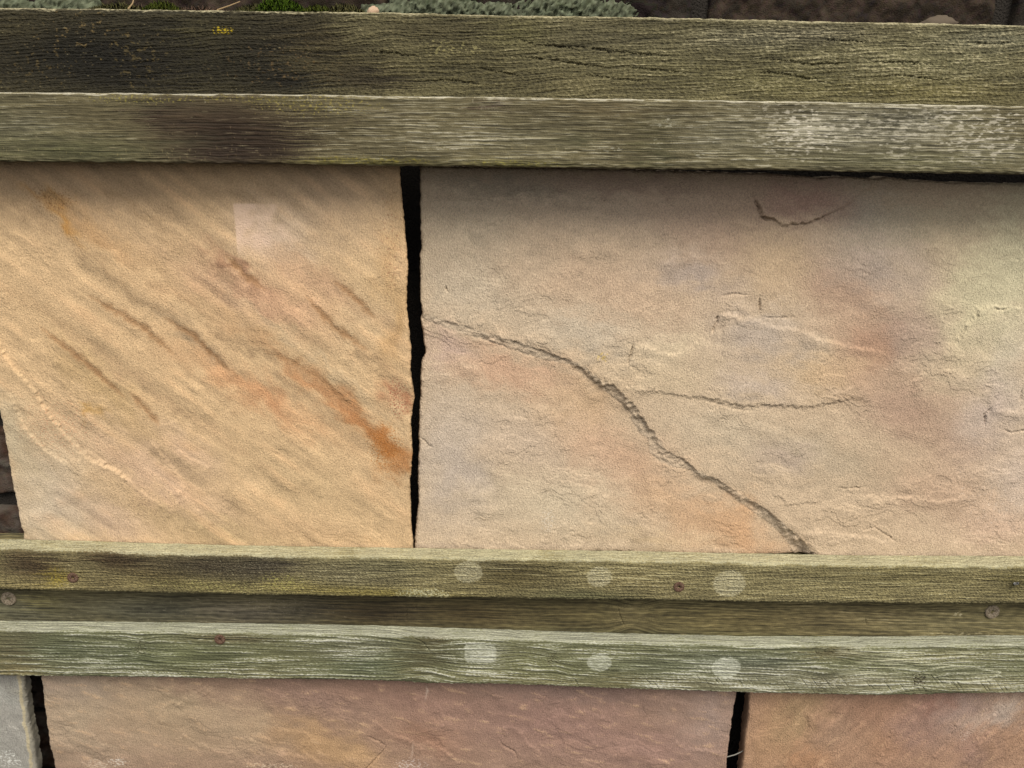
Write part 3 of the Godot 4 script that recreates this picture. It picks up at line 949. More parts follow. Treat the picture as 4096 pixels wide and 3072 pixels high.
func job_amber() -> void:
	var b := slab_at(-0.004, 0.0,
		[[3006, 2700], [2998, 2772], [2993, 2867], [2979, 2954], [2974, 3024], [2968, 3072], [2955, 3200]],
		[[4750, 2700], [4620, 3200]],
		[[0, 2600], [4096, 2653]], 690.0, 560.0)
	for k in b.top.size():
		b.top[k].y = 391.0
	amber_slab = b
	b.pitch = 0.9
	var s := b.s
	s.setup(along(b.left, 560.0) - 26.0, 366.0, along(b.right, 391.0) + 26.0, 562.0, 0.5, 0.5, rgb(172, 130, 100))
	s.blot(3130, 2900, 170, 250, 15, rgb(180, 136, 96), 0.9)
	s.blot(3200, 2860, 70, 130, 20, rgb(174, 142, 98), 0.7)
	s.blot(3230, 3040, 120, 60, 0, rgb(186, 130, 86), 0.7)
	s.blot(3380, 2880, 90, 150, 20, rgb(170, 134, 106), 0.7)
	s.blot(3500, 2830, 180, 90, 0, rgb(166, 120, 92), 0.8)
	s.blot(3560, 2990, 130, 80, 20, rgb(182, 130, 88), 0.8)
	s.blot(3700, 2880, 130, 200, 30, rgb(160, 122, 106), 0.85)
	s.blot(3740, 2800, 70, 60, 0, rgb(160, 112, 94), 0.7)
	s.blot(3980, 2840, 150, 70, -35, rgb(182, 162, 146), 0.9)
	s.blot(3830, 2830, 60, 90, 20, rgb(166, 138, 126), 0.7)
	s.blot(3900, 2990, 110, 90, 30, rgb(158, 120, 104), 0.8)
	s.blot(4050, 2960, 90, 80, 0, rgb(172, 128, 96), 0.7)
	fill_stone(b, -55.0, 0.8, 1.25, 83, rgb(180, 130, 96), 0.35, 0.74, 0.08, 0.26)
	var nz := noise(801, 2)
	for f in [[[3500, 3060], [3540, 2990], [3570, 2900]], [[3880, 2990], [3960, 2880], [4040, 2790]], [[3220, 2980], [3235, 2900], [3230, 2850]], [[3720, 3040], [3790, 2960], [3830, 2880]], [[3620, 2800], [3690, 2830], [3740, 2800]], [[3840, 3060], [3900, 2990], [3960, 2910]]]:
		s.flake(s.points(f), 0.94, 7.0, nz, 1.0)
	s.flecks(3860, 2940, 24, 30, rgb(222, 200, 190), nz, 0.6, 0.6, 0.05, 0.1, 0.6)
	s.flecks(3600, 2900, 600, 220, rgb(110, 76, 60), nz, 0.6, 0.6, 0.60, 0.0, 0.45)
	build_slab(b, 1.8, "sandstone_amber")


func job_grey() -> void:
	var b := slab_at(0.000, 0.0,
		[[-700, 2650], [-600, 3200]],
		[[84, 2640], [90, 2708], [102, 2839], [116, 2925], [130, 2985], [138, 3067], [156, 3200]],
		[[0, 2600], [4096, 2653]], 690.0, 560.0)
	for k in b.top.size():
		b.top[k].y = 391.0
	grey_slab = b
	b.thick = 13.0
	b.pitch = 0.95
	var s := b.s
	s.setup(along(b.left, 391.0) - 26.0, 366.0, along(b.right, 560.0) + 30.0, 562.0, 0.6, 0.6, rgb(150, 147, 138))
	s.blot(20, 2880, 120, 220, 0, rgb(152, 149, 141), 0.9)
	s.blot(60, 2740, 80, 60, 0, rgb(140, 138, 130), 0.7)
	s.blot(140, 2850, 26, 260, -6, rgb(166, 160, 138), 0.9)
	s.blot(20, 2790, 70, 40, 0, rgb(160, 160, 152), 0.6)
	fill_stone(b, 60.0, 0.3, 1.0, 97, rgb(150, 148, 140))
	var nz := noise(901, 2)
	# the right-hand edge is broken back in a sloping face
	for i in s.w:
		var x := s.x0 + i * s.sx
		for j in s.h:
			var y := s.y0 + j * s.sy
			var d := x - (along(b.right, y) - 4.0) + 1.2 * nz.get_noise_2d(3.0, y * 0.06) + 0.3 * nz.get_noise_2d(3.0, y * 0.25)
			if d > -0.5:
				var at_k := j * s.w + i
				s.hm[at_k] -= maxf(d, 0.0) * 0.55
				s.hm[at_k] += 0.8 * smoothstep(0.0, 2.0, d) * nz.get_noise_2d(x * 0.08, y * 0.05)
				s.col[at_k] = s.col[at_k].lerp(rgb(150, 144, 128), 0.6 * smoothstep(-0.5, 0.8, d))
				if d < 1.6:
					s.col[at_k] = s.col[at_k].lerp(rgb(192, 178, 142), 0.6)
	s.flecks(30, 3035, 60, 40, rgb(222, 224, 218), nz, 0.25, 0.4, 0.05, 0.2, 0.75)
	s.flecks(50, 2770, 60, 50, rgb(104, 102, 96), nz, 0.35, 0.35, 0.22, -0.1, 0.5)
	s.flecks(30, 2940, 120, 160, rgb(190, 190, 184), nz, 0.5, 0.5, 0.5, 0.05, 0.5)
	build_slab(b, 1.6, "sandstone_grey")


func fibres(s: Surf, rng: RandomNumberGenerator, count: int, x0: float, x1: float, y0: float, y1: float, len0: float, len1: float, up: bool, c: Color, hw := 0.22) -> void:
	for k in count:
		var px := rng.randf_range(x0, x1)
		var py := rng.randf_range(y0, y1)
		var o: Vector2 = s.map.call(px, py)
		var l := rng.randf_range(len0, len1)
		var d := Vector2(rng.randf_range(-0.25, 0.25), 1.0) if up else Vector2(1.0, rng.randf_range(-0.06, 0.06))
		s.stroke(PackedVector2Array([o, o + d * l * 0.5 + Vector2(rng.randf_range(-0.2, 0.2), 0.0), o + d * l]), hw, c, 0.15, 0.08)


func job_back() -> void:
	var b := rail_at([[-800, 18], [0, 30], [700, 38], [1500, 48], [2000, 60], [2540, 66], [3100, 79], [3500, 89], [4096, 101], [4900, 116]],
		[[-800, 455], [0, 466], [4096, 522], [4900, 533]], 6.0, -28.0, rgb(118, 107, 76, 0.35))
	back_rail = b
	b.r = 2.2
	b.pitch_y = 0.62
	var s := b.s
	for k in 9:
		s.blot(-300 + k * 190, 200, 170, 260, 0, rgb(52, 45, 31), 0.85, 0.06)
	s.blot(60, 110, 150, 60, 0, rgb(96, 84, 54), 0.6)
	s.blot(330, 230, 280, 130, 0, rgb(30, 27, 21), 0.9, 0.05)
	s.blot(560, 290, 200, 90, 0, rgb(32, 28, 21), 0.85, 0.05)
	s.blot(700, 120, 170, 60, 0, rgb(38, 34, 25), 0.6)
	s.blot(800, 130, 90, 60, 0, rgb(96, 86, 54), 0.6)
	s.blot(900, 250, 170, 90, 0, rgb(52, 47, 31), 0.6)
	s.blot(1090, 200, 110, 70, 0, rgb(32, 29, 24), 0.7)
	s.blot(1120, 310, 160, 60, 5, rgb(32, 29, 24), 0.85, 0.05)
	s.blot(1230, 150, 130, 60, 0, rgb(96, 80, 52), 0.6)
	s.blot(1400, 260, 230, 90, 5, rgb(88, 76, 50), 0.7, 0.2)
	s.blot(1480, 320, 130, 34, 5, rgb(54, 44, 34), 0.8, 0.1)
	s.blot(1440, 270, 50, 22, 0, rgb(46, 38, 32), 0.6)
	s.blot(1750, 130, 260, 60, 0, rgb(82, 72, 50), 0.7, 0.2)
	s.blot(1830, 250, 260, 110, 0, rgb(106, 95, 64), 0.7, 0.28)
	s.blot(2080, 130, 130, 60, 0, rgb(120, 112, 66), 0.7, 0.3)
	s.blot(2300, 330, 350, 60, 0, rgb(108, 96, 66), 0.6, 0.3)
	s.blot(2420, 160, 330, 70, 3, rgb(108, 98, 74), 0.7, 0.30)
	s.blot(2600, 260, 350, 60, 3, rgb(128, 117, 82), 0.7, 0.42)
	s.blot(3000, 150, 230, 50, 0, rgb(120, 112, 92), 0.7, 0.55)
	s.blot(3260, 130, 250, 36, 0, rgb(112, 102, 88), 0.7, 0.55)
	s.blot(3100, 330, 330, 70, 0, rgb(124, 114, 74), 0.7, 0.40)
	s.blot(3700, 250, 420, 90, 0, rgb(148, 138, 100), 0.8, 0.60)
	s.blot(3700, 360, 430, 50, 0, rgb(136, 122, 74), 0.8, 0.45)
	s.blot(3950, 150, 200, 50, 0, rgb(150, 144, 122), 0.7, 0.68)
	fill_wood(b, {"seed": 211, "fg": 0.85, "fx": 0.016, "tilt": 0.045, "wav": 0.6, "rough": 0.62, "rdir": 5.0, "rf": 0.85, "relief": 0.42, "bright": 0.84, "contrast": 0.42, "sat": 0.82, "more": 0.04, "gain": Color(0.98, 1.01, 0.95), "pale": rgb(176, 166, 128), "edge": 0.6, "top_fleck": 0.4, "saw": 0.5})  # edge sets the pale arris, partly a painted highlight
	var nz := noise(1001, 2)
	var rng := RandomNumberGenerator.new()
	rng.seed = 5
	s.flecks(330, 130, 330, 130, rgb(116, 98, 62), nz, 0.16, 0.2, 0.36, 0.0, 0.75)
	s.flecks(150, 260, 260, 120, rgb(92, 78, 48), nz, 0.2, 0.22, 0.34, 0.0, 0.7)
	s.flecks(560, 240, 180, 140, rgb(88, 76, 46), nz, 0.16, 0.2, 0.22, 0.0, 0.7)
	s.flecks(1100, 260, 330, 130, rgb(112, 90, 58), nz, 0.2, 0.3, 0.32, 0.1, 0.6)
	s.flecks(890, 122, 46, 18, rgb(196, 170, 30), nz, 0.5, 0.7, -0.1, 0.3, 0.85)
	s.flecks(700, 240, 420, 140, rgb(34, 31, 26), nz, 0.25, 0.3, 0.22, 0.0, 0.6)
	s.flecks(1780, 190, 110, 40, rgb(170, 162, 108), nz, 0.25, 0.5, 0.14, 0.1, 0.6)
	s.flecks(1880, 200, 60, 25, rgb(176, 168, 116), nz, 0.25, 0.5, 0.1, 0.1, 0.6)
	for f in [[[2050, 150], [2140, 180], [2200, 182], [2330, 205]], [[2000, 225], [2120, 230], [2260, 250], [2380, 265], [2480, 275]], [[2180, 185], [2330, 190], [2470, 210], [2680, 225]], [[2480, 265], [2560, 275], [2680, 285], [2760, 300]], [[2330, 300], [2460, 315], [2600, 330]], [[3000, 230], [3150, 245], [3260, 260], [3440, 250]], [[3440, 240], [3520, 250], [3640, 252], [3760, 262]], [[3480, 310], [3600, 300], [3740, 320], [3860, 310]], [[3000, 290], [3120, 295], [3260, 320], [3340, 345]], [[3860, 170], [3960, 180], [4060, 170]], [[1900, 270], [2000, 290], [2100, 310]], [[3280, 160], [3400, 166], [3500, 172]], [[1450, 200], [1560, 215], [1700, 230]], [[1650, 330], [1800, 320], [1960, 345]]]:
		s.stroke(s.ragged(f, nz, 0.7), 0.38, Color(0, 0, 0, 0), -0.7, -0.5, 1.0, nz)
	fibres(s, rng, 260, 2700, 4200, 110, 380, 2.0, 8.0, false, rgb(206, 198, 164, 0.55))
	fibres(s, rng, 90, 3300, 4200, 200, 390, 2.0, 7.0, true, rgb(70, 62, 36, 0.45), 0.35)
	fibres(s, rng, 160, 0, 2600, 60, 360, 0.5, 2.0, false, rgb(150, 140, 106, 0.6))
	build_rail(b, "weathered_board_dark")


func job_lip() -> void:
	var b := rail_at([[-800, 358], [0, 368], [1000, 376], [1500, 383], [2000, 389], [2500, 396], [3000, 403], [3500, 413], [4096, 425], [4900, 438]],
		[[-800, 636], [0, 647], [1000, 655], [1640, 663], [2500, 675], [3000, 679], [4096, 697], [4900, 712]], 25.0, 6.5, rgb(112, 102, 76, 0.40))
	lip_rail = b
	b.r = 1.8
	var s := b.s
	s.blot(-300, 520, 420, 200, 0, rgb(96, 92, 68), 0.8, 0.3)
	s.blot(120, 500, 180, 60, 0, rgb(116, 112, 92), 0.7, 0.5)
	s.blot(300, 600, 330, 60, 0, rgb(92, 92, 62), 0.7, 0.25)
	s.blot(400, 450, 300, 60, 0, rgb(96, 86, 62), 0.6, 0.3)
	s.blot(680, 470, 90, 70, 0, rgb(58, 45, 36), 0.95, 0.06)
	s.blot(900, 520, 230, 130, 0, rgb(58, 43, 33), 1.0, 0.04)
	s.blot(1060, 560, 150, 120, 0, rgb(56, 42, 32), 1.0, 0.04)
	s.blot(880, 610, 200, 40, 0, rgb(56, 42, 34), 0.9, 0.05)
	s.blot(535, 445, 20, 20, 0, rgb(62, 50, 46), 0.8, 0.1)
	s.blot(1130, 400, 90, 20, 0, rgb(92, 84, 52), 0.6)
	s.blot(1330, 520, 170, 80, 0, rgb(104, 92, 66), 0.7, 0.4)
	s.blot(1360, 480, 20, 14, 0, rgb(66, 54, 50), 0.7, 0.1)
	s.blot(1555, 450, 22, 16, 0, rgb(66, 54, 50), 0.7, 0.1)
	s.blot(1960, 418, 36, 26, 0, rgb(68, 50, 48), 0.9, 0.1)
	s.blot(1700, 540, 330, 80, 0, rgb(120, 110, 84), 0.7, 0.5)
	s.blot(2060, 560, 250, 60, 0, rgb(124, 116, 90), 0.6, 0.52)
	s.blot(1450, 645, 250, 18, 0, rgb(106, 98, 44), 0.7, 0.2)
	s.blot(2080, 655, 200, 22, 0, rgb(104, 98, 56), 0.7, 0.25)
	s.blot(2300, 560, 60, 40, 0, rgb(90, 88, 64), 0.7, 0.25)
	s.blot(2580, 520, 34, 120, 8, rgb(84, 80, 52), 0.8, 0.18)
	s.blot(2610, 620, 40, 60, 8, rgb(84, 84, 58), 0.8, 0.15)
	s.blot(2400, 430, 250, 30, 0, rgb(112, 96, 68), 0.6, 0.35)
	s.blot(2900, 540, 200, 80, 0, rgb(132, 126, 104), 0.7, 0.56)
	s.blot(3150, 440, 200, 30, 0, rgb(100, 92, 72), 0.7, 0.4)
	s.blot(3350, 520, 250, 100, 0, rgb(138, 132, 114), 0.85, 0.74)
	s.blot(3640, 500, 230, 90, 0, rgb(130, 124, 106), 0.85, 0.72)
	s.blot(3600, 470, 160, 40, -8, rgb(82, 78, 66), 0.5, 0.4)
	s.blot(3900, 480, 130, 60, 0, rgb(124, 116, 90), 0.7, 0.5)
	s.blot(3600, 640, 520, 50, 0, rgb(118, 114, 86), 0.8, 0.42)
	s.blot(4000, 590, 170, 50, 0, rgb(132, 126, 104), 0.7, 0.52)
	fill_wood(b, {"seed": 311, "crisp": 1.5, "sat": 0.85, "gain": Color(1.0, 1.01, 0.95), "fg": 1.1, "fx": 0.011, "tilt": 0.004, "wav": 0.18, "rough": 0.30, "contrast": 0.36, "bright": 0.90, "more": 0.03, "rdir": 4.0, "relief": 0.26, "pale": rgb(184, 178, 156), "edge": 0.6, "top_fleck": 0.3})  # pale line on the top arris is partly highlight put into the colour
	var nz := noise(1101, 2)
	var rng := RandomNumberGenerator.new()
	rng.seed = 6
	for k in 16:
		var px := rng.randf_range(3150, 4000)
		s.flecks(px, rng.randf_range(450, 600), rng.randf_range(90, 200), rng.randf_range(30, 80), rgb(196, 190, 174), nz, 0.12, 0.3, 0.02, 0.0, 0.45)
	for k in 9:
		s.flecks(rng.randf_range(2300, 3300), rng.randf_range(470, 620), rng.randf_range(20, 60), rng.randf_range(8, 18), rgb(184, 182, 168), nz, 0.2, 0.5, 0.0, 0.0, 0.55)
	s.flecks(3560, 470, 260, 40, rgb(72, 70, 58), nz, 0.14, 0.3, 0.12, 0.0, 0.7)
	s.flecks(3180, 430, 120, 40, rgb(74, 70, 52), nz, 0.14, 0.3, 0.10, 0.0, 0.7)
	s.flecks(560, 395, 260, 24, rgb(150, 140, 72), nz, 0.4, 0.5, 0.16, 0.15, 0.75)
	s.flecks(1250, 420, 330, 60, rgb(146, 134, 72), nz, 0.35, 0.5, 0.20, 0.15, 0.75)
	s.flecks(900, 392, 250, 20, rgb(140, 130, 70), nz, 0.4, 0.5, 0.16, 0.15, 0.7)
	s.flecks(1500, 640, 300, 18, rgb(140, 128, 50), nz, 0.3, 0.5, 0.10, 0.1, 0.6)
	s.flecks(2050, 655, 220, 20, rgb(140, 132, 60), nz, 0.3, 0.5, 0.12, 0.1, 0.6)
	fibres(s, rng, 60, -100, 4200, 374, 396, 0.8, 3.5, true, rgb(190, 184, 160, 0.45), 0.16)
	fibres(s, rng, 90, 0, 2300, 580, 640, 1.0, 4.0, true, rgb(150, 136, 92, 0.4), 0.16)
	fibres(s, rng, 60, 500, 1300, 480, 630, 0.8, 2.5, true, rgb(130, 114, 88, 0.45), 0.16)
	fibres(s, rng, 330, 1300, 4200, 400, 650, 4.0, 22.0, false, rgb(192, 186, 160, 0.55))
	fibres(s, rng, 80, 0, 1300, 420, 640, 2.0, 12.0, false, rgb(160, 150, 120, 0.5))
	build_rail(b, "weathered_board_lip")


func job_shelf() -> void:
	var b := rail_at([[-800, 2192], [0, 2196], [300, 2202], [600, 2212], [1000, 2222], [1500, 2229], [2000, 2237], [2500, 2243], [3000, 2253], [3500, 2262], [4096, 2264], [4900, 2274]],
		[[-800, 2350], [0, 2362], [500, 2371], [1000, 2383], [1500, 2391], [2000, 2396], [2500, 2404], [3000, 2412], [3500, 2417], [4096, 2419], [4900, 2428]], 16.5, 1.0, rgb(126, 122, 84, 0.36))
	shelf_rail = b
	b.r = 3.2
	var s := b.s
	s.blot(-400, 2280, 420, 120, 0, rgb(96, 88, 58), 0.8, 0.2)
	s.blot(60, 2250, 90, 50, 0, rgb(92, 84, 58), 0.7, 0.15)
	s.blot(140, 2260, 110, 60, 10, rgb(62, 50, 34), 0.85, 0.08)
	s.blot(100, 2340, 170, 34, 3, rgb(138, 130, 84), 0.8, 0.3)
	s.blot(230, 2310, 46, 36, 30, rgb(140, 128, 50), 0.8, 0.15)
	s.blot(460, 2240, 130, 46, 5, rgb(58, 46, 30), 0.9, 0.06)
	s.blot(420, 2330, 150, 40, 3, rgb(122, 114, 76), 0.7, 0.25)
	s.blot(620, 2300, 130, 50, 5, rgb(88, 80, 50), 0.7, 0.15)
	s.blot(800, 2260, 250, 50, 3, rgb(64, 58, 44), 0.9, 0.14)
	s.blot(1060, 2270, 170, 60, 3, rgb(62, 58, 48), 0.9, 0.15)
	s.blot(820, 2345, 250, 28, 3, rgb(124, 118, 72), 0.75, 0.28)
	s.blot(1180, 2340, 130, 40, 3, rgb(126, 120, 72), 0.8, 0.3)
	s.blot(1400, 2290, 200, 60, 3, rgb(108, 106, 80), 0.75, 0.34)
	s.blot(1560, 2260, 170, 40, 3, rgb(98, 98, 70), 0.7, 0.3)
	s.blot(1500, 2370, 330, 22, 2, rgb(138, 130, 62), 0.75, 0.3)
	s.blot(2050, 2300, 150, 70, 0, rgb(88, 82, 50), 0.85, 0.15)
	s.blot(1950, 2260, 130, 40, 0, rgb(84, 80, 54), 0.6, 0.2)
	s.blot(2330, 2380, 200, 26, 0, rgb(88, 92, 62), 0.8, 0.2)
	s.blot(2550, 2320, 250, 60, 0, rgb(132, 126, 86), 0.7, 0.38)
	s.blot(3000, 2330, 330, 60, 2, rgb(130, 126, 88), 0.6, 0.36)
	s.blot(3600, 2300, 330, 36, 2, rgb(110, 106, 68), 0.7, 0.26)
	s.blot(3560, 2370, 400, 30, 1, rgb(132, 128, 88), 0.7, 0.36)
	s.blot(4050, 2320, 60, 50, 0, rgb(88, 84, 46), 0.8, 0.12)
	fill_wood(b, {"seed": 411, "bare_top": 0.8, "contrast": 0.38, "fg": 0.75, "fx": 0.018, "tilt": 0.02, "wav": 0.4, "rough": 0.75, "rdir": 22.0, "rf": 0.95, "relief": 0.42, "sat": 0.85, "bright": 0.96, "gain": Color(1.05, 1.0, 0.97), "top_wave": 1.8, "pale": rgb(192, 186, 150), "top_fleck": 0.42, "saw": 0.35})
	var nz := noise(1201, 2)
	var rng := RandomNumberGenerator.new()
	rng.seed = 7
	# pale round marks
	for m in [[1872, 2288, 58, 46], [2396, 2306, 50, 44], [2916, 2334, 66, 58]]:
		var o: Vector2 = s.map.call(m[0], m[1])
		var ax: float = m[2] * 0.196
		var ay: float = m[3] * 0.205
		for j in s.h:
			var y := s.y0 + j * s.sy
			var bb := (y - o.y) / ay
			if absf(bb) > 1.2:
				continue
			for i in range(maxi(0, int((o.x - ax * 1.2 - s.x0) / s.sx)), mini(s.w, int((o.x + ax * 1.2 - s.x0) / s.sx))):
				var x := s.x0 + i * s.sx
				var q := Vector2((x - o.x) / ax, bb).length() + 0.10 * nz.get_noise_2d(x * 0.35, y * 0.5)
				var k := smoothstep(1.04, 0.96, q) * (0.38 + 0.42 * nz.get_noise_2d(x * 0.7, y * 0.7))
				s.col[j * s.w + i] = s.col[j * s.w + i].lerp(rgb(206, 202, 176), clampf(k, 0.0, 1.0))
	s.flecks(1690, 2376, 110, 26, rgb(190, 188, 156), nz, 0.45, 0.5, -0.25, 0.1, 0.7)
	s.flecks(1130, 2330, 120, 50, rgb(170, 166, 96), nz, 0.4, 0.4, 0.15, 0.1, 0.7)
	s.flecks(830, 2345, 330, 34, rgb(170, 166, 106), nz, 0.45, 0.5, 0.22, 0.1, 0.7)
	s.flecks(230, 2310, 60, 44, rgb(160, 144, 50), nz, 0.5, 0.6, 0.05, 0.2, 0.55)
	s.flecks(950, 2270, 420, 60, rgb(160, 154, 128), nz, 0.6, 0.6, 0.34, 0.05, 0.6)
	fibres(s, rng, 60, 1300, 4200, 2255, 2300, 6.0, 40.0, false, rgb(198, 190, 150, 0.5), 0.3)
	fibres(s, rng, 140, 0, 4200, 2240, 2400, 0.6, 2.5, false, rgb(190, 182, 146, 0.6))
	s.stroke(s.points([[2400, 2306], [2560, 2312], [2660, 2328]]), 0.4, rgb(206, 200, 160, 0.7), 0.2)
	s.stroke(s.points([[3000, 2310], [3300, 2325], [3600, 2332], [3900, 2336]]), 0.35, rgb(200, 194, 150, 0.6), 0.2)
	for m in [[2716, 2347], [292, 2310]]:
		s.stroke(s.points([[m[0] - 45, m[1] - 3], [m[0], m[1]], [m[0] + 50, m[1] + 2]]), 0.35, Color(0, 0, 0, 0), -1.2, -0.4)
	build_rail(b, "weathered_batten_shelf")


func job_mid() -> void:
	var b := rail_at([[-800, 2250], [4900, 2325]],
		[[-800, 2530], [4900, 2605]], 0.0, -26.0, rgb(104, 92, 60, 0.30))
	# its top carries the slabs at y = -300 mm; its foot lies behind the batten below
	for k in b.top.size():
		b.top[k].y = -300.4
	for k in b.bot.size():
		b.bot[k].y = -389.0
	b.hn = 88.6
	mid_rail = b
	b.r = 1.5
	b.pitch_y = 0.8
	var s := b.s
	s.setup(b.x_from, 0.0, b.x_to, b.deep * 2.0 + b.hn, (b.x_to - b.x_from) / 2047.0, 0.45, rgb(104, 92, 60, 0.30))
	s.blot(-300, 2420, 420, 90, 0, rgb(92, 88, 72), 0.8, 0.25)
	s.blot(100, 2450, 200, 60, 0, rgb(98, 94, 76), 0.8, 0.3)
	s.blot(175, 2410, 50, 40, 0, rgb(124, 112, 62), 0.8, 0.2)
	s.blot(600, 2440, 330, 70, 0, rgb(82, 79, 66), 0.9, 0.2)
	s.blot(1000, 2450, 250, 60, 3, rgb(84, 76, 68), 0.85, 0.2)
	s.blot(1250, 2430, 130, 60, 0, rgb(66, 60, 52), 0.7, 0.12)
	s.blot(1480, 2450, 200, 60, 3, rgb(58, 46, 30), 0.95, 0.08)
	s.blot(1630, 2440, 60, 60, 0, rgb(86, 72, 52), 0.6, 0.15)
	s.blot(1900, 2450, 250, 60, 3, rgb(74, 60, 36), 0.9, 0.10)
	s.blot(2300, 2460, 250, 60, 3, rgb(100, 86, 52), 0.7, 0.2)
	s.blot(2535, 2450, 42, 60, 0, rgb(124, 108, 74), 0.9, 0.15)
	s.blot(2950, 2480, 330, 50, 2, rgb(112, 96, 58), 0.7, 0.3)
	s.blot(3400, 2470, 330, 60, 2, rgb(122, 104, 70), 0.7, 0.35)
	s.blot(3850, 2490, 330, 50, 0, rgb(136, 122, 84), 0.8, 0.42)
	s.blot(2800, 2535, 900, 10, 1, rgb(82, 80, 52), 0.6, 0.2)
	fill_wood(b, {"seed": 511, "bare_top": 0.05, "contrast": 0.5, "fg": 0.75, "fx": 0.013, "tilt": -0.012, "wav": 0.4, "rough": 0.35, "rdir": 2.0, "relief": 0.25, "bright": 0.98, "gain": Color(0.98, 1.0, 0.94), "sat": 0.75, "crisp": 1.4, "pale": rgb(178, 164, 120), "knots": [[2535, 2460, 60, 60, 0.9]]})
	var nz := noise(1301, 2)
	var rng := RandomNumberGenerator.new()
	rng.seed = 8
	s.flecks(1100, 2420, 200, 60, rgb(130, 122, 112), nz, 0.5, 0.5, 0.30, 0.0, 0.5)
	s.flecks(3840, 2535, 200, 14, rgb(184, 174, 140), nz, 0.2, 0.5, 0.15, 0.1, 0.6)
	s.flecks(3830, 2455, 24, 10, rgb(196, 186, 156), nz, 0.3, 0.5, -0.1, 0.1, 0.7)
	fibres(s, rng, 120, 0, 1400, 2390, 2490, 0.6, 2.5, false, rgb(140, 132, 116, 0.6))
	fibres(s, rng, 120, 2600, 4200, 2430, 2540, 2.0, 16.0, false, rgb(186, 170, 122, 0.5))
	for f in [[[1625, 2420], [1628, 2460], [1622, 2500]], [[1660, 2400], [1664, 2440]], [[2470, 2420], [2478, 2460], [2500, 2510]], [[3460, 2470], [3464, 2500]]]:
		s.stroke(s.points(f), 0.4, Color(0, 0, 0, 0), -1.2, -0.4)
	build_rail(b, "weathered_back_batten")


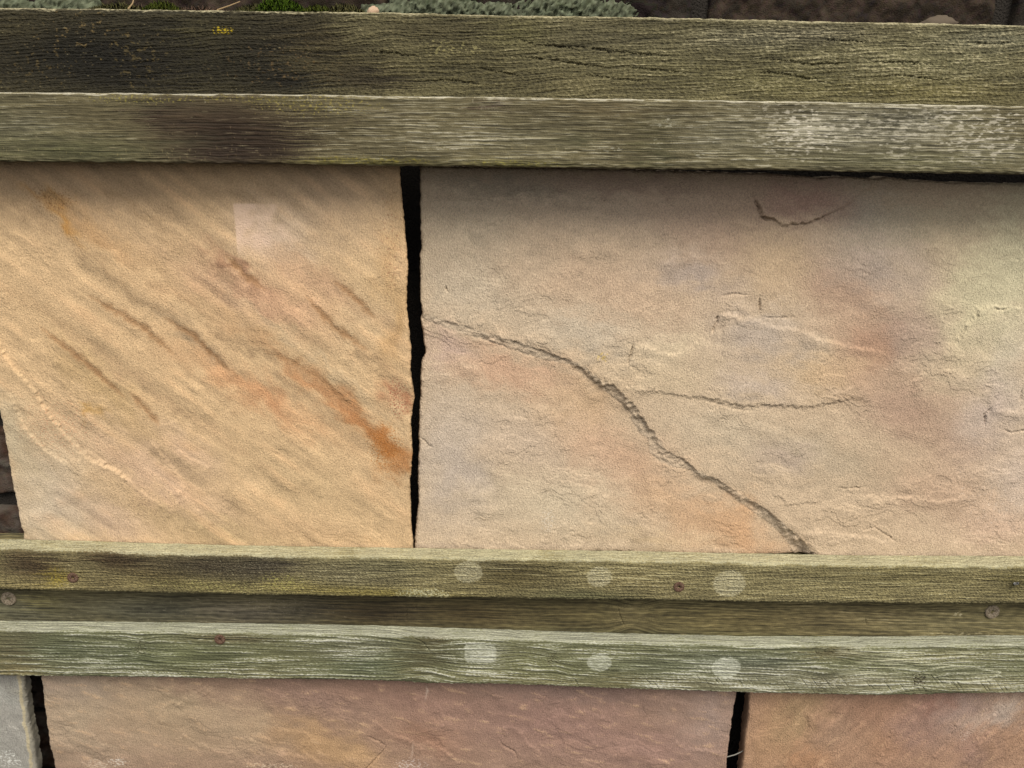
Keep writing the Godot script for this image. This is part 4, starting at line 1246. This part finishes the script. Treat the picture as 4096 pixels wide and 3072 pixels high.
func job_low() -> void:
	var b := rail_at([[-800, 2512], [0, 2520], [400, 2524], [1000, 2531], [1500, 2540], [2000, 2556], [2500, 2572], [3000, 2583], [3500, 2584], [4096, 2580], [4900, 2584]],
		[[-800, 2696], [0, 2706], [600, 2711], [1000, 2718], [1400, 2723], [1640, 2730], [1700, 2737], [2000, 2738], [2500, 2758], [3000, 2773], [3500, 2784], [4096, 2773], [4900, 2776]], 13.5, 0.6, rgb(104, 112, 80, 0.40))
	low_rail = b
	b.r = 2.4
	var s := b.s
	s.blot(-400, 2600, 420, 120, 0, rgb(98, 94, 62), 0.7, 0.25)
	s.blot(40, 2600, 90, 90, 0, rgb(96, 92, 66), 0.85, 0.22)
	s.blot(60, 2680, 130, 40, 0, rgb(122, 112, 70), 0.8, 0.3)
	s.blot(250, 2600, 170, 60, 4, rgb(80, 92, 68), 0.8, 0.3)
	s.blot(350, 2660, 230, 40, 0, rgb(104, 112, 84), 0.6, 0.50)
	s.blot(530, 2620, 130, 60, 0, rgb(84, 96, 70), 0.8, 0.42)
	s.blot(620, 2690, 330, 22, 0, rgb(112, 116, 84), 0.6, 0.58)
	s.blot(760, 2630, 200, 60, 0, rgb(92, 102, 68), 0.8, 0.24)
	s.blot(900, 2550, 170, 20, 0, rgb(104, 92, 66), 0.6, 0.3)
	s.blot(1000, 2690, 200, 40, 0, rgb(124, 124, 86), 0.6, 0.52)
	s.blot(1180, 2600, 170, 60, 0, rgb(96, 100, 64), 0.7, 0.3)
	s.blot(1400, 2590, 200, 50, -3, rgb(116, 122, 100), 0.8, 0.58)
	s.blot(1500, 2660, 170, 46, -3, rgb(84, 98, 74), 0.8, 0.36)
	s.blot(1680, 2630, 90, 100, 0, rgb(82, 82, 54), 0.95, 0.10)
	s.blot(1720, 2560, 70, 34, 0, rgb(82, 78, 50), 0.8, 0.1)
	s.blot(1960, 2610, 130, 60, 0, rgb(124, 130, 108), 0.8, 0.62)
	s.blot(2090, 2620, 60, 90, 0, rgb(92, 96, 64), 0.85, 0.22)
	s.blot(1930, 2700, 170, 34, 0, rgb(124, 126, 88), 0.6, 0.48)
	s.blot(2200, 2660, 130, 60, 0, rgb(104, 110, 72), 0.7, 0.3)
	s.blot(2420, 2620, 250, 30, 3, rgb(122, 128, 92), 0.7, 0.50)
	s.blot(2600, 2660, 250, 40, 3, rgb(96, 106, 82), 0.8, 0.28)
	s.blot(2450, 2720, 70, 30, 0, rgb(96, 92, 50), 0.8, 0.2)
	s.blot(2250, 2730, 330, 26, 2, rgb(132, 130, 88), 0.6, 0.52)
	s.blot(2900, 2650, 200, 40, 3, rgb(88, 100, 88), 0.85, 0.30)
	s.blot(2800, 2735, 330, 30, 2, rgb(140, 140, 112), 0.8, 0.66)
	s.blot(3060, 2690, 250, 50, 2, rgb(134, 138, 116), 0.7, 0.60)
	s.blot(3060, 2640, 150, 30, 0, rgb(84, 94, 80), 0.8, 0.3)
	s.blot(3330, 2610, 100, 30, 0, rgb(106, 98, 66), 0.8, 0.15)
	s.blot(3450, 2650, 170, 30, 0, rgb(92, 100, 72), 0.8, 0.28)
	s.blot(3300, 2730, 170, 40, 0, rgb(130, 128, 106), 0.7, 0.52)
	s.blot(3500, 2730, 160, 40, 0, rgb(140, 140, 114), 0.7, 0.58)
	s.blot(3800, 2620, 300, 30, 0, rgb(132, 132, 92), 0.7, 0.52)
	s.blot(3840, 2690, 150, 30, 3, rgb(96, 104, 80), 0.8, 0.36)
	s.blot(3950, 2740, 230, 40, 0, rgb(150, 148, 112), 0.8, 0.56)
	fill_wood(b, {"seed": 611, "bare_top": 0.55, "fg": 0.52, "fx": 0.012, "tilt": -0.014, "wav": 0.35, "rough": 0.42, "rdir": 5.0, "rf": 0.9, "relief": 0.34, "sat": 0.64, "bright": 1.0, "contrast": 0.34, "crisp": 1.4, "gain": Color(1.09, 1.03, 0.90), "more": 0.15, "top_wave": 1.6, "pale": rgb(200, 200, 182), "top_fleck": 0.36, "knots": [[3300, 2750, 90, 45, 0.72], [3680, 2722, 60, 42, 0.72], [3330, 2600, 90, 40, 0.72], [565, 2585, 40, 34, 0.66], [2220, 2640, 34, 34, 0.66], [1690, 2610, 80, 80, 0.60], [2090, 2590, 50, 50, 0.54]]})
	var nz := noise(1401, 2)
	var rng := RandomNumberGenerator.new()
	rng.seed = 9
	for m in [[1920, 2612, 62, 42], [2396, 2650, 48, 36], [2904, 2670, 56, 42]]:
		var o: Vector2 = s.map.call(m[0], m[1])
		var ax: float = m[2] * 0.21
		var ay: float = m[3] * 0.23
		var square := 4.0 if m[0] == 1920 else 2.0
		for j in s.h:
			var y := s.y0 + j * s.sy
			var bb := (y - o.y) / ay
			if absf(bb) > 1.2:
				continue
			for i in range(maxi(0, int((o.x - ax * 1.2 - s.x0) / s.sx)), mini(s.w, int((o.x + ax * 1.2 - s.x0) / s.sx))):
				var x := s.x0 + i * s.sx
				var aa := absf((x - o.x) / ax)
				var q := pow(pow(aa, square) + pow(absf(bb), square), 1.0 / square) + 0.08 * nz.get_noise_2d(x * 0.35, y * 0.5)
				var k := smoothstep(1.03, 0.97, q) * (0.52 + 0.45 * nz.get_noise_2d(x * 0.2, y * 0.9))
				s.col[j * s.w + i] = s.col[j * s.w + i].lerp(rgb(200, 202, 188), clampf(k, 0.0, 1.0))
	# saw marks slanting across the lower edge
	for k in 44:
		var px := rng.randf_range(2200, 4150)
		var l := rng.randf_range(14, 46)
		var py := 2758.0 + (px - 2500) * 0.012 - rng.randf_range(4, 40)
		s.stroke(s.points([[px, py - l], [px + l * 0.5, py - l * 0.4], [px + l * 0.95, py + l * 0.2]]), 0.3, Color(0, 0, 0, 0), -0.6, -0.35)
	for k in 26:
		var px := rng.randf_range(480, 1100)
		s.stroke(s.points([[px, 2672], [px + 20, 2690], [px + 40, 2712]]), 0.25, Color(0, 0, 0, 0), -0.4, -0.2)
	fibres(s, rng, 330, 100, 4200, 2555, 2760, 3.0, 22.0, false, rgb(200, 202, 180, 0.6), 0.3)
	fibres(s, rng, 60, 3300, 4200, 2590, 2700, 12.0, 50.0, false, rgb(202, 200, 172, 0.6), 0.35)
	s.stroke(s.points([[760, 2556], [870, 2560], [1000, 2562]]), 0.35, Color(0, 0, 0, 0), -1.2, -0.4)
	s.stroke(s.points([[1640, 2545], [1690, 2570], [1730, 2620]]), 0.35, Color(0, 0, 0, 0), -1.2, -0.4)
	s.stroke(s.points([[3520, 2640], [3700, 2650], [3900, 2668], [4000, 2690], [3960, 2716], [3800, 2735], [3600, 2748]]), 0.6, rgb(206, 206, 184, 0.65), 0.15, 0.0, 0.8, nz)
	for k in [[3296, 2748, 60, 34], [3684, 2722, 44, 32], [3320, 2604, 70, 26], [2216, 2640, 30, 24], [570, 2590, 34, 26]]:
		for r in 3:
			var ring := []
			for q in 15:
				var th := TAU * q / 14.0
				var rr: float = (0.35 + 0.3 * r) * (1.0 + 0.12 * sin(th * 3.0 + r))
				ring.append([k[0] + cos(th) * k[2] * rr, k[1] + sin(th) * k[3] * rr])
			s.stroke(s.ragged(ring, nz, 1.2), 0.35, rgb(78, 72, 52, 0.3), -0.4, -0.2, 0.5, nz)
	s.flecks(3285, 2752, 30, 20, rgb(86, 80, 62), nz, 0.3, 0.3, 0.0, -0.3, 0.5)
	s.flecks(3680, 2722, 30, 22, rgb(64, 58, 46), nz, 0.3, 0.3, -0.2, -0.4, 0.7)
	build_rail(b, "weathered_batten_green")


# ------------------------------------------------------------------ small hardware
func screw_mesh(radius: float, drive: float, square: bool) -> ArrayMesh:
	var rings := [[radius, -2.0], [radius, -0.15], [radius * 0.93, 0.25], [radius * 0.7, 0.34], [-1.0, 0.30], [-1.0, -1.2], [0.0, -1.3]]
	var n := 40
	var p := PackedVector3Array()
	for ring in rings:
		for i in n + 1:
			var a := TAU * i / n
			var r: float = ring[0]
			if r < 0.0:
				var ca := absf(cos(a))
				var sa := absf(sin(a))
				r = drive / maxf(ca + sa, 0.01) if square else drive * (0.62 + 0.45 * pow(absf(cos(2.0 * a)), 3.0))
				if ring[1] < 0.0:
					r *= 0.8
			p.append(Vector3(r * cos(a), r * sin(a), ring[1]) / 1000.0)
	return grid_mesh(p, PackedVector2Array(), n + 1, rings.size(), true)


func rusty(c: Color, seed_at: int, low := Color(0.6, 0.48, 0.42)) -> StandardMaterial3D:
	var m := plain(c, 0.8, "rusty_steel")
	var t := NoiseTexture2D.new()
	t.width = 128
	t.height = 128
	t.seamless = true
	var n := noise(seed_at, 3)
	n.frequency = 0.05
	t.noise = n
	var ramp := Gradient.new()
	ramp.colors = PackedColorArray([low, Color(0.88, 0.82, 0.78), Color(1.0, 0.98, 0.95)])
	ramp.offsets = PackedFloat32Array([0.2, 0.5, 0.8])
	t.color_ramp = ramp
	m.albedo_texture = t
	m.uv1_triplanar = true
	m.uv1_scale = Vector3(90, 90, 90)
	m.metallic = 0.15
	return m


# ------------------------------------------------------------------ lumps: lichen, bricks, mortar
func lump(w: float, h: float, d: float, seed_at: int, f: float, rough: float, ca: Color, cb: Color, square := 4.0) -> ArrayMesh:
	var nu := maxi(16, int(w / 1.4))
	var nv := maxi(12, int(h / 1.4))
	var n := noise(seed_at, 3)
	var m := noise(seed_at + 9, 2)
	var p := PackedVector3Array()
	var cs := PackedColorArray()
	for j in nv:
		var v := j / (nv - 1.0) * 2.0 - 1.0
		for i in nu:
			var u := i / (nu - 1.0) * 2.0 - 1.0
			var x := u * w * 0.5
			var y := -v * h * 0.5
			var e := maxf(0.0, 1.0 - pow(absf(u), square) - pow(absf(v), square))
			var k := n.get_noise_2d(x * f, y * f)
			var z := d * pow(e, 0.4) * (1.0 + rough * k) + rough * d * 0.3 * m.get_noise_2d(x * f * 3.0, y * f * 3.0)
			if square < 10.0:
				z = d * (1.5 * e * (0.85 + 0.9 * rough * k) - 0.30) + rough * d * 0.35 * m.get_noise_2d(x * f * 3.0, y * f * 3.0)
			if i == 0 or j == 0 or i == nu - 1 or j == nv - 1:
				z = -d * 0.5
			p.append(Vector3(x + 1.2 * k, y + 1.2 * m.get_noise_2d(x * f, y * f), z) / 1000.0)
			var q := clampf(0.5 + 0.9 * m.get_noise_2d(x * f * 1.3 + 30.0, y * f * 1.3) + 0.4 * k, 0.0, 1.0)
			var c := ca.lerp(cb, q).srgb_to_linear()
			cs.append(Color(c.r * TONE, c.g * TONE, c.b * TONE))
	return grid_mesh(p, PackedVector2Array(), nu, nv, false, cs)


func moss_mesh(w: float, h: float, d: float, count: int, seed_at: int, ca: Color, cb: Color) -> ArrayMesh:
	var rng := RandomNumberGenerator.new()
	rng.seed = seed_at
	var st := SurfaceTool.new()
	st.begin(Mesh.PRIMITIVE_TRIANGLES)
	for k in count:
		var u := rng.randf_range(-1.0, 1.0)
		var x := u * w * 0.5
		var z := rng.randf_range(-0.5, 0.5) * d
		var hh := h * (1.0 - u * u * 0.7) * (1.0 - absf(z / d) * 0.8)
		var y := hh * sqrt(rng.randf())
		var c := ca.lerp(cb, rng.randf()).srgb_to_linear()
		st.set_color(Color(c.r * TONE, c.g * TONE, c.b * TONE))
		var root := Vector3(x, maxf(0.0, y - 1.6), z)
		var tip := root + Vector3(rng.randf_range(-1.3, 1.3), rng.randf_range(0.9, 2.6), rng.randf_range(-0.4, 1.5))
		var side := Vector3(rng.randf_range(-1.0, 1.0), rng.randf_range(-0.4, 0.4), rng.randf_range(-1.0, 1.0)).normalized() * 0.32
		var n := Vector3(rng.randf_range(-0.5, 0.5), 0.7, 0.7).normalized()
		for q in [root - side, tip, root + side]:
			st.set_normal(n)
			st.add_vertex(q / 1000.0)
	return st.commit()


func tube(pts: Array, r0: float, r1: float) -> ArrayMesh:
	var p := PackedVector3Array()
	var n := 6
	for k in pts.size():
		var a: Vector3 = pts[maxi(k - 1, 0)]
		var b: Vector3 = pts[mini(k + 1, pts.size() - 1)]
		var d := (b - a).normalized()
		var s := d.cross(Vector3(0.2, 0.3, 1.0)).normalized()
		var u := s.cross(d)
		var r := lerpf(r0, r1, k / (pts.size() - 1.0))
		for i in n + 1:
			var t := TAU * i / n
			p.append(pts[k] + (s * cos(t) + u * sin(t)) * r)
	return grid_mesh(p, PackedVector2Array(), n + 1, pts.size(), true)


func grit(m: StandardMaterial3D, seed_at: int, scale: float, strength: float) -> StandardMaterial3D:
	var t := NoiseTexture2D.new()
	t.width = 256
	t.height = 256
	t.seamless = true
	t.as_normal_map = true
	t.bump_strength = strength
	var n := noise(seed_at, 3)
	n.frequency = 0.06
	t.noise = n
	m.normal_enabled = true
	m.normal_texture = t
	m.uv1_triplanar = true
	m.uv1_scale = Vector3.ONE * scale
	return m


func vertex_paint(rough := 0.95, called := "vertex_paint") -> StandardMaterial3D:
	var m := StandardMaterial3D.new()
	m.resource_name = called
	m.vertex_color_use_as_albedo = true
	m.roughness = rough
	m.metallic_specular = 0.2
	return m


func _ready() -> void:
	view = Basis(Vector3.RIGHT, deg_to_rad(-PITCH)) * Basis(Vector3.BACK, deg_to_rad(ROLL))
	var cam := Camera3D.new()
	cam.name = "camera"
	cam.fov = rad_to_deg(2.0 * atan(1536.0 / FOC))
	cam.near = 0.02
	cam.far = 50.0
	cam.transform = Transform3D(view, EYE)
	add_child(cam)
	cam.current = true

	var env := Environment.new()
	var mat := ProceduralSkyMaterial.new()
	mat.sky_top_color = Color(0.86, 0.86, 0.86)
	mat.sky_horizon_color = Color(0.86, 0.855, 0.85)
	mat.sky_curve = 0.2
	mat.ground_horizon_color = Color(0.34, 0.32, 0.30)
	mat.ground_bottom_color = Color(0.26, 0.25, 0.23)
	mat.sun_angle_max = 1.0
	mat.energy_multiplier = 0.62
	var sky := Sky.new()
	sky.sky_material = mat
	env.background_mode = Environment.BG_SKY
	env.sky = sky
	env.tonemap_mode = Environment.TONE_MAPPER_LINEAR
	env.tonemap_exposure = 3.2
	env.sdfgi_enabled = true
	env.ssao_enabled = true
	env.ssil_enabled = true
	var we := WorldEnvironment.new()
	we.name = "world_environment"
	we.environment = env
	add_child(we)

	var sun := DirectionalLight3D.new()
	sun.name = "sun"
	sun.light_energy = 0.5
	sun.light_color = Color(1.0, 0.97, 0.92)
	sun.light_angular_distance = 34.0
	sun.shadow_enabled = true
	sun.transform = Transform3D(Basis.looking_at(-Vector3(0.35, 1.0, 0.75)), Vector3(1, 2, 2))
	add_child(sun)

	# --- work out every surface
	var jobs: Array[Callable] = [job_right, job_left, job_low, job_shelf, job_lip, job_back, job_mid, job_brown, job_amber, job_grey]
	var t0 := Time.get_ticks_msec()
	var group := WorkerThreadPool.add_group_task(func(i: int) -> void: jobs[i].call(), jobs.size(), -1, true)
	WorkerThreadPool.wait_for_group_task_completion(group)
	print("surfaces ", Time.get_ticks_msec() - t0, " ms")

	# --- wall behind the rack
	build_wall()

	# --- rack
	var rack := thing("timber_rack", "weathered timber rack of screwed boards holding the stone slabs", "rack", Vector3(0, -0.42, 0))
	var parts := [
		[back_rail, "board", "rough blackened upper board with mossy top edge"],
		[lip_rail, "board", "finely ridged grey-brown board lapped over the blackened one"],
		[mid_rail, "board", "dark brown recessed board between the two battens"],
		[shelf_rail, "batten", "olive batten with cream top edge under the pale slabs"],
		[low_rail, "batten", "green stained batten with pale streaks over the brown slabs"],
	]
	var nodes := []
	for q in parts:
		var r: Rail = q[0]
		var o := put(q[1], r.mesh, r.mat, rack)
		o.position = -rack.position
		o.set_meta("label", q[2])
		nodes.append(o)
	var rust := rusty(rgb(114, 96, 84), 3)
	var steel := rusty(rgb(158, 152, 138), 4, Color(0.6, 0.57, 0.52))
	for q in [[3, 292, 2310, 4.3, true], [3, 2716, 2347, 4.3, true], [4, 880, 2557, 4.4, true], [2, 36, 2393, 6.0, false], [2, 3968, 2446, 6.0, false]]:
		var r: Rail = parts[q[0]][0]
		var grey: bool = not q[4]
		var o := put("screw", screw_mesh(q[3], 1.35 if q[4] else 2.6, q[4]), steel if grey else rust, nodes[q[0]])
		o.position = at(q[1], q[2], r.zf / 1000.0) + Vector3(0, 0, 0.0009 if grey else 0.0005)
		o.rotation = Vector3(-0.06, 0.05, deg_to_rad(18.0 + float(q[1]) * 0.02))
		o.set_meta("label", "large grey screw head sunk in the recessed board" if grey else "small rusty screw head with a square socket")
	var nail := put("nail", tube([Vector3(0, 0, -0.004), Vector3(0, 0, 0.001), Vector3(-0.0012, 0.003, 0.0045), Vector3(-0.0014, 0.0034, 0.005)], 0.0011, 0.0010), plain(rgb(210, 210, 210), 0.35, "bright_steel"), nodes[3])
	nail.position = at(4058, 2334, 0.0165)
	nail.set_meta("label", "bright bent nail end")
	# the shelf that carries the lower slabs, just below the picture
	var shelf := BoxMesh.new()
	shelf.size = Vector3(1.3, 0.03, 0.09)
	var so := put("shelf", shelf, plain(rgb(104, 96, 66), 0.9, "plain_timber"), rack)
	so.position = Vector3(0, -0.705, -0.02) - rack.position

	# --- slabs
	var names := "slabs of riven sandstone standing in the rack"
	for q in [
		[left_slab, "warm tan sandstone slab with slanting streaks and a rust orange stain"],
		[right_slab, "wide pale buff sandstone slab with a broken ledge running across it"],
		[brown_slab, "long reddish brown sandstone slab below the green batten"],
		[amber_slab, "amber brown sandstone slab turning mauve, beside the long reddish one"],
		[grey_slab, "grey stone slab with a chipped sloping edge below the green batten"]]:
		var b: Slab = q[0]
		var o := put("stone_slab", b.mesh, b.mat)
		o.position = b.base_at
		tag(o, q[1], "slab", names)

	small_things()


func build_wall() -> void:
	var wall := thing("brick_wall", "old brick wall with mortar darkened for shade behind the timber rack", "wall", Vector3(0, -0.70, -0.089))
	var paint := grit(vertex_paint(0.95, "brick"), 21, 40.0, 6.0)
	var z := -0.070
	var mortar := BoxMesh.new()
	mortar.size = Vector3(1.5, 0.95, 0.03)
	var mm := grit(plain(rgb(44, 40, 36), 0.95, "mortar"), 22, 30.0, 8.0)  # shade of the gaps behind the slabs put into the mortar colour
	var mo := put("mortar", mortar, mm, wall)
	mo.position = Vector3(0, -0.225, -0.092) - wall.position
	var rng := RandomNumberGenerator.new()
	rng.seed = 31
	var kinds := []
	for k in 5:
		var ca: Color = [rgb(70, 54, 46), rgb(84, 80, 74), rgb(58, 50, 44), rgb(54, 48, 43), rgb(66, 56, 48)][k]
		var cb: Color = [rgb(88, 82, 75), rgb(64, 50, 44), rgb(70, 65, 58), rgb(36, 33, 30), rgb(42, 37, 33)][k]
		kinds.append(lump(214.0, 64.0, 9.0, 900 + k, 0.04, 0.35, ca, cb, 22.0))
	for row in 12:
		var y := -0.293 - 0.075 * 5.0 + 0.075 * row + 0.0375
		for c in 6:
			var x := -0.56 + 0.225 * c + (0.1125 if row % 2 == 0 else 0.0) + 0.02
			var visible_top := row >= 10
			if not visible_top and c > 0:
				continue
			var kind := rng.randi() % 3
			if row == 5 or row == 6:
				kind = row - 5
			if visible_top:
				kind = 3 + (c + row) % 2
			var o := put("brick", kinds[kind], paint, wall)
			o.position = Vector3(x, y, z - 0.008 + rng.randf_range(-0.003, 0.003)) - wall.position
			o.rotation.z = rng.randf_range(-0.012, 0.012)


func small_things() -> void:
	var paint := grit(vertex_paint(0.95, "lichen"), 51, 160.0, 5.0)
	# lichen crusts on the wall just above the upper board
	var g1 := rgb(112, 118, 98)
	var g2 := rgb(58, 62, 48)
	for q in [
		[60, 30, 150, 62, "pale green lichen crust at the end of the blackened board", 1],
		[245, 24, 190, 66, "pale green lichen crust beside dark soil behind the board", 2],
		[1590, 44, 190, 52, "grey green lichen crust next to the pink stone chip", 3],
		[1760, 30, 260, 96, "broad grey green lichen crust with dark cracks", 4],
		[1960, 52, 260, 76, "low grey green lichen crust under a dark brick", 5],
		[2270, 42, 470, 92, "long grey green lichen crust tapering towards bare brick", 6]]:
		var p := at(q[0], q[1], -0.068)
		var o := put("lichen_crust", lump(q[2] * 0.29, q[3] * 0.34, 7.0, 1500 + int(q[5]), 0.2, 0.55, g1, g2, 2.0), paint)
		o.position = p + Vector3(0, -0.003, 0.0)
		tag(o, q[4], "lichen", "lichen crusts behind the upper board")
	# moss cushions rooted on the board's top
	var mp := vertex_paint(0.9, "moss")
	var top := along(back_rail.top, 0.0)
	for q in [
		[650, 28, 120, 8.0, 1700, "tuft of olive moss on the board next to dead leaf litter"],
		[1010, 24, 110, 7.0, 1300, "thin dull moss on the board left of the bright cushion"],
		[1120, 26, 150, 11.0, 2600, "bright green moss cushion on the upper board"],
		[1270, 30, 110, 7.0, 1300, "olive moss on the board beside the bright green cushion"],
		[1380, 30, 130, 8.0, 1500, "dark straggly moss next to the pink stone chip"],
		[480, 26, 200, 7.0, 1700, "dark straggly moss between the lichen and dead leaves"]]:
		var p := at(q[0], q[1], -0.014)
		var bright: bool = q[0] == 1120
		var dark: bool = q[0] in [480, 1380, 1010]
		var o := put("moss_cushion", moss_mesh(q[2] * 0.24, q[3] * 1.3, 11.0, int(q[4]) * 2, 60 + int(q[0]), rgb(34, 46, 16) if not dark else rgb(42, 44, 26), rgb(74, 98, 22) if bright else rgb(84, 88, 34) if not dark else rgb(92, 88, 56)), mp)
		o.position = Vector3(p.x, along(back_rail.top, p.x * 1000.0) / 1000.0 - 0.0006, -0.014)
		tag(o, q[5], "moss", "moss cushions along the upper board")
	# dead leaf litter
	var lp := vertex_paint(0.9, "leaf_litter")
	for q in [[560, 120, "dark brown dead leaf scraps on the board left of the olive moss"], [800, 250, "brown dead leaf scraps on the board right of the olive moss"]]:
		var p := at(q[0], 30, -0.016)
		var o := put("leaf_litter", moss_mesh(q[1] * 0.2, 8.0, 9.0, int(q[1]) * 5, 90 + int(q[0]), rgb(46, 36, 30), rgb(124, 100, 84)), lp)
		o.position = Vector3(p.x, along(back_rail.top, p.x * 1000.0) / 1000.0 - 0.0006, -0.016)
		o.set_meta("kind", "stuff")
		tag(o, q[2], "leaf litter")
	# stone chip
	var chip := put("stone_chip", chip_mesh(), plain(rgb(178, 152, 128), 0.9, "chip"))
	var cp := at(1490, 40, -0.006)
	chip.position = Vector3(cp.x, along(back_rail.top, cp.x * 1000.0) / 1000.0, -0.006)
	tag(chip, "small pinkish stone chip sitting on the upper board's edge", "stone")
	# heap of mortar crumbs at the right
	var heap := put("mortar_lump", chip_mesh(), plain(rgb(92, 82, 70), 0.95, "mortar_lump"))
	var hp := at(3730, 100, -0.068)
	heap.position = hp + Vector3(0, -0.004, 0.004)
	heap.scale = Vector3(3.6, 1.7, 2.0)
	tag(heap, "pale brown mortar lump in front of the dark brick", "mortar")
	# dry stalks
	var straw := plain(rgb(150, 128, 96), 0.85, "dry_stalk")
	for q in [[[868, 40], [920, 22], [960, 6], "thin dry stalk lying across the leaf litter"], [[512, 36], [530, 14], [536, -6], "short brown stalk standing in the dark moss"]]:
		var a := at(q[0][0], q[0][1], -0.004)
		var b := at(q[1][0], q[1][1], -0.006)
		var c := at(q[2][0], q[2][1], -0.010)
		var o := put("dry_stalk", tube([Vector3.ZERO, b - a, c - a], 0.0005, 0.0003), straw)
		o.position = a
		tag(o, q[3], "stalk")
	# cobweb thread between the lower slabs
	var w0 := at(2906, 3028, -0.010)
	var w1 := at(2976, 3002, -0.008)
	var wm := (w0 + w1) * 0.5 + Vector3(0, -0.001, 0)
	var web := put("cobweb_thread", tube([Vector3.ZERO, wm - w0, w1 - w0], 0.0005, 0.0005), plain(rgb(150, 148, 140), 0.8, "cobweb"))
	web.position = w0
	tag(web, "grey cobweb thread spanning the gap between the brown slabs", "cobweb")


func chip_mesh() -> ArrayMesh:
	var p := PackedVector3Array()
	var n := noise(404, 2)
	var nu := 17
	var nv := 11
	for j in nv:
		var f := PI * j / (nv - 1.0)
		for i in nu:
			var a := TAU * i / (nu - 1.0)
			var d := Vector3(sin(f) * cos(a), cos(f), sin(f) * sin(a))
			var r := 1.0 + 0.35 * n.get_noise_3d(d.x * 1.2, d.y * 1.2, d.z * 1.2)
			d = d * r
			p.append(Vector3(d.x * 4.0 + d.y * 0.8, maxf(d.y, -0.5) * 3.8 + 1.6, d.z * 3.0) / 1000.0)
	return grid_mesh(p, PackedVector2Array(), nu, nv, true)
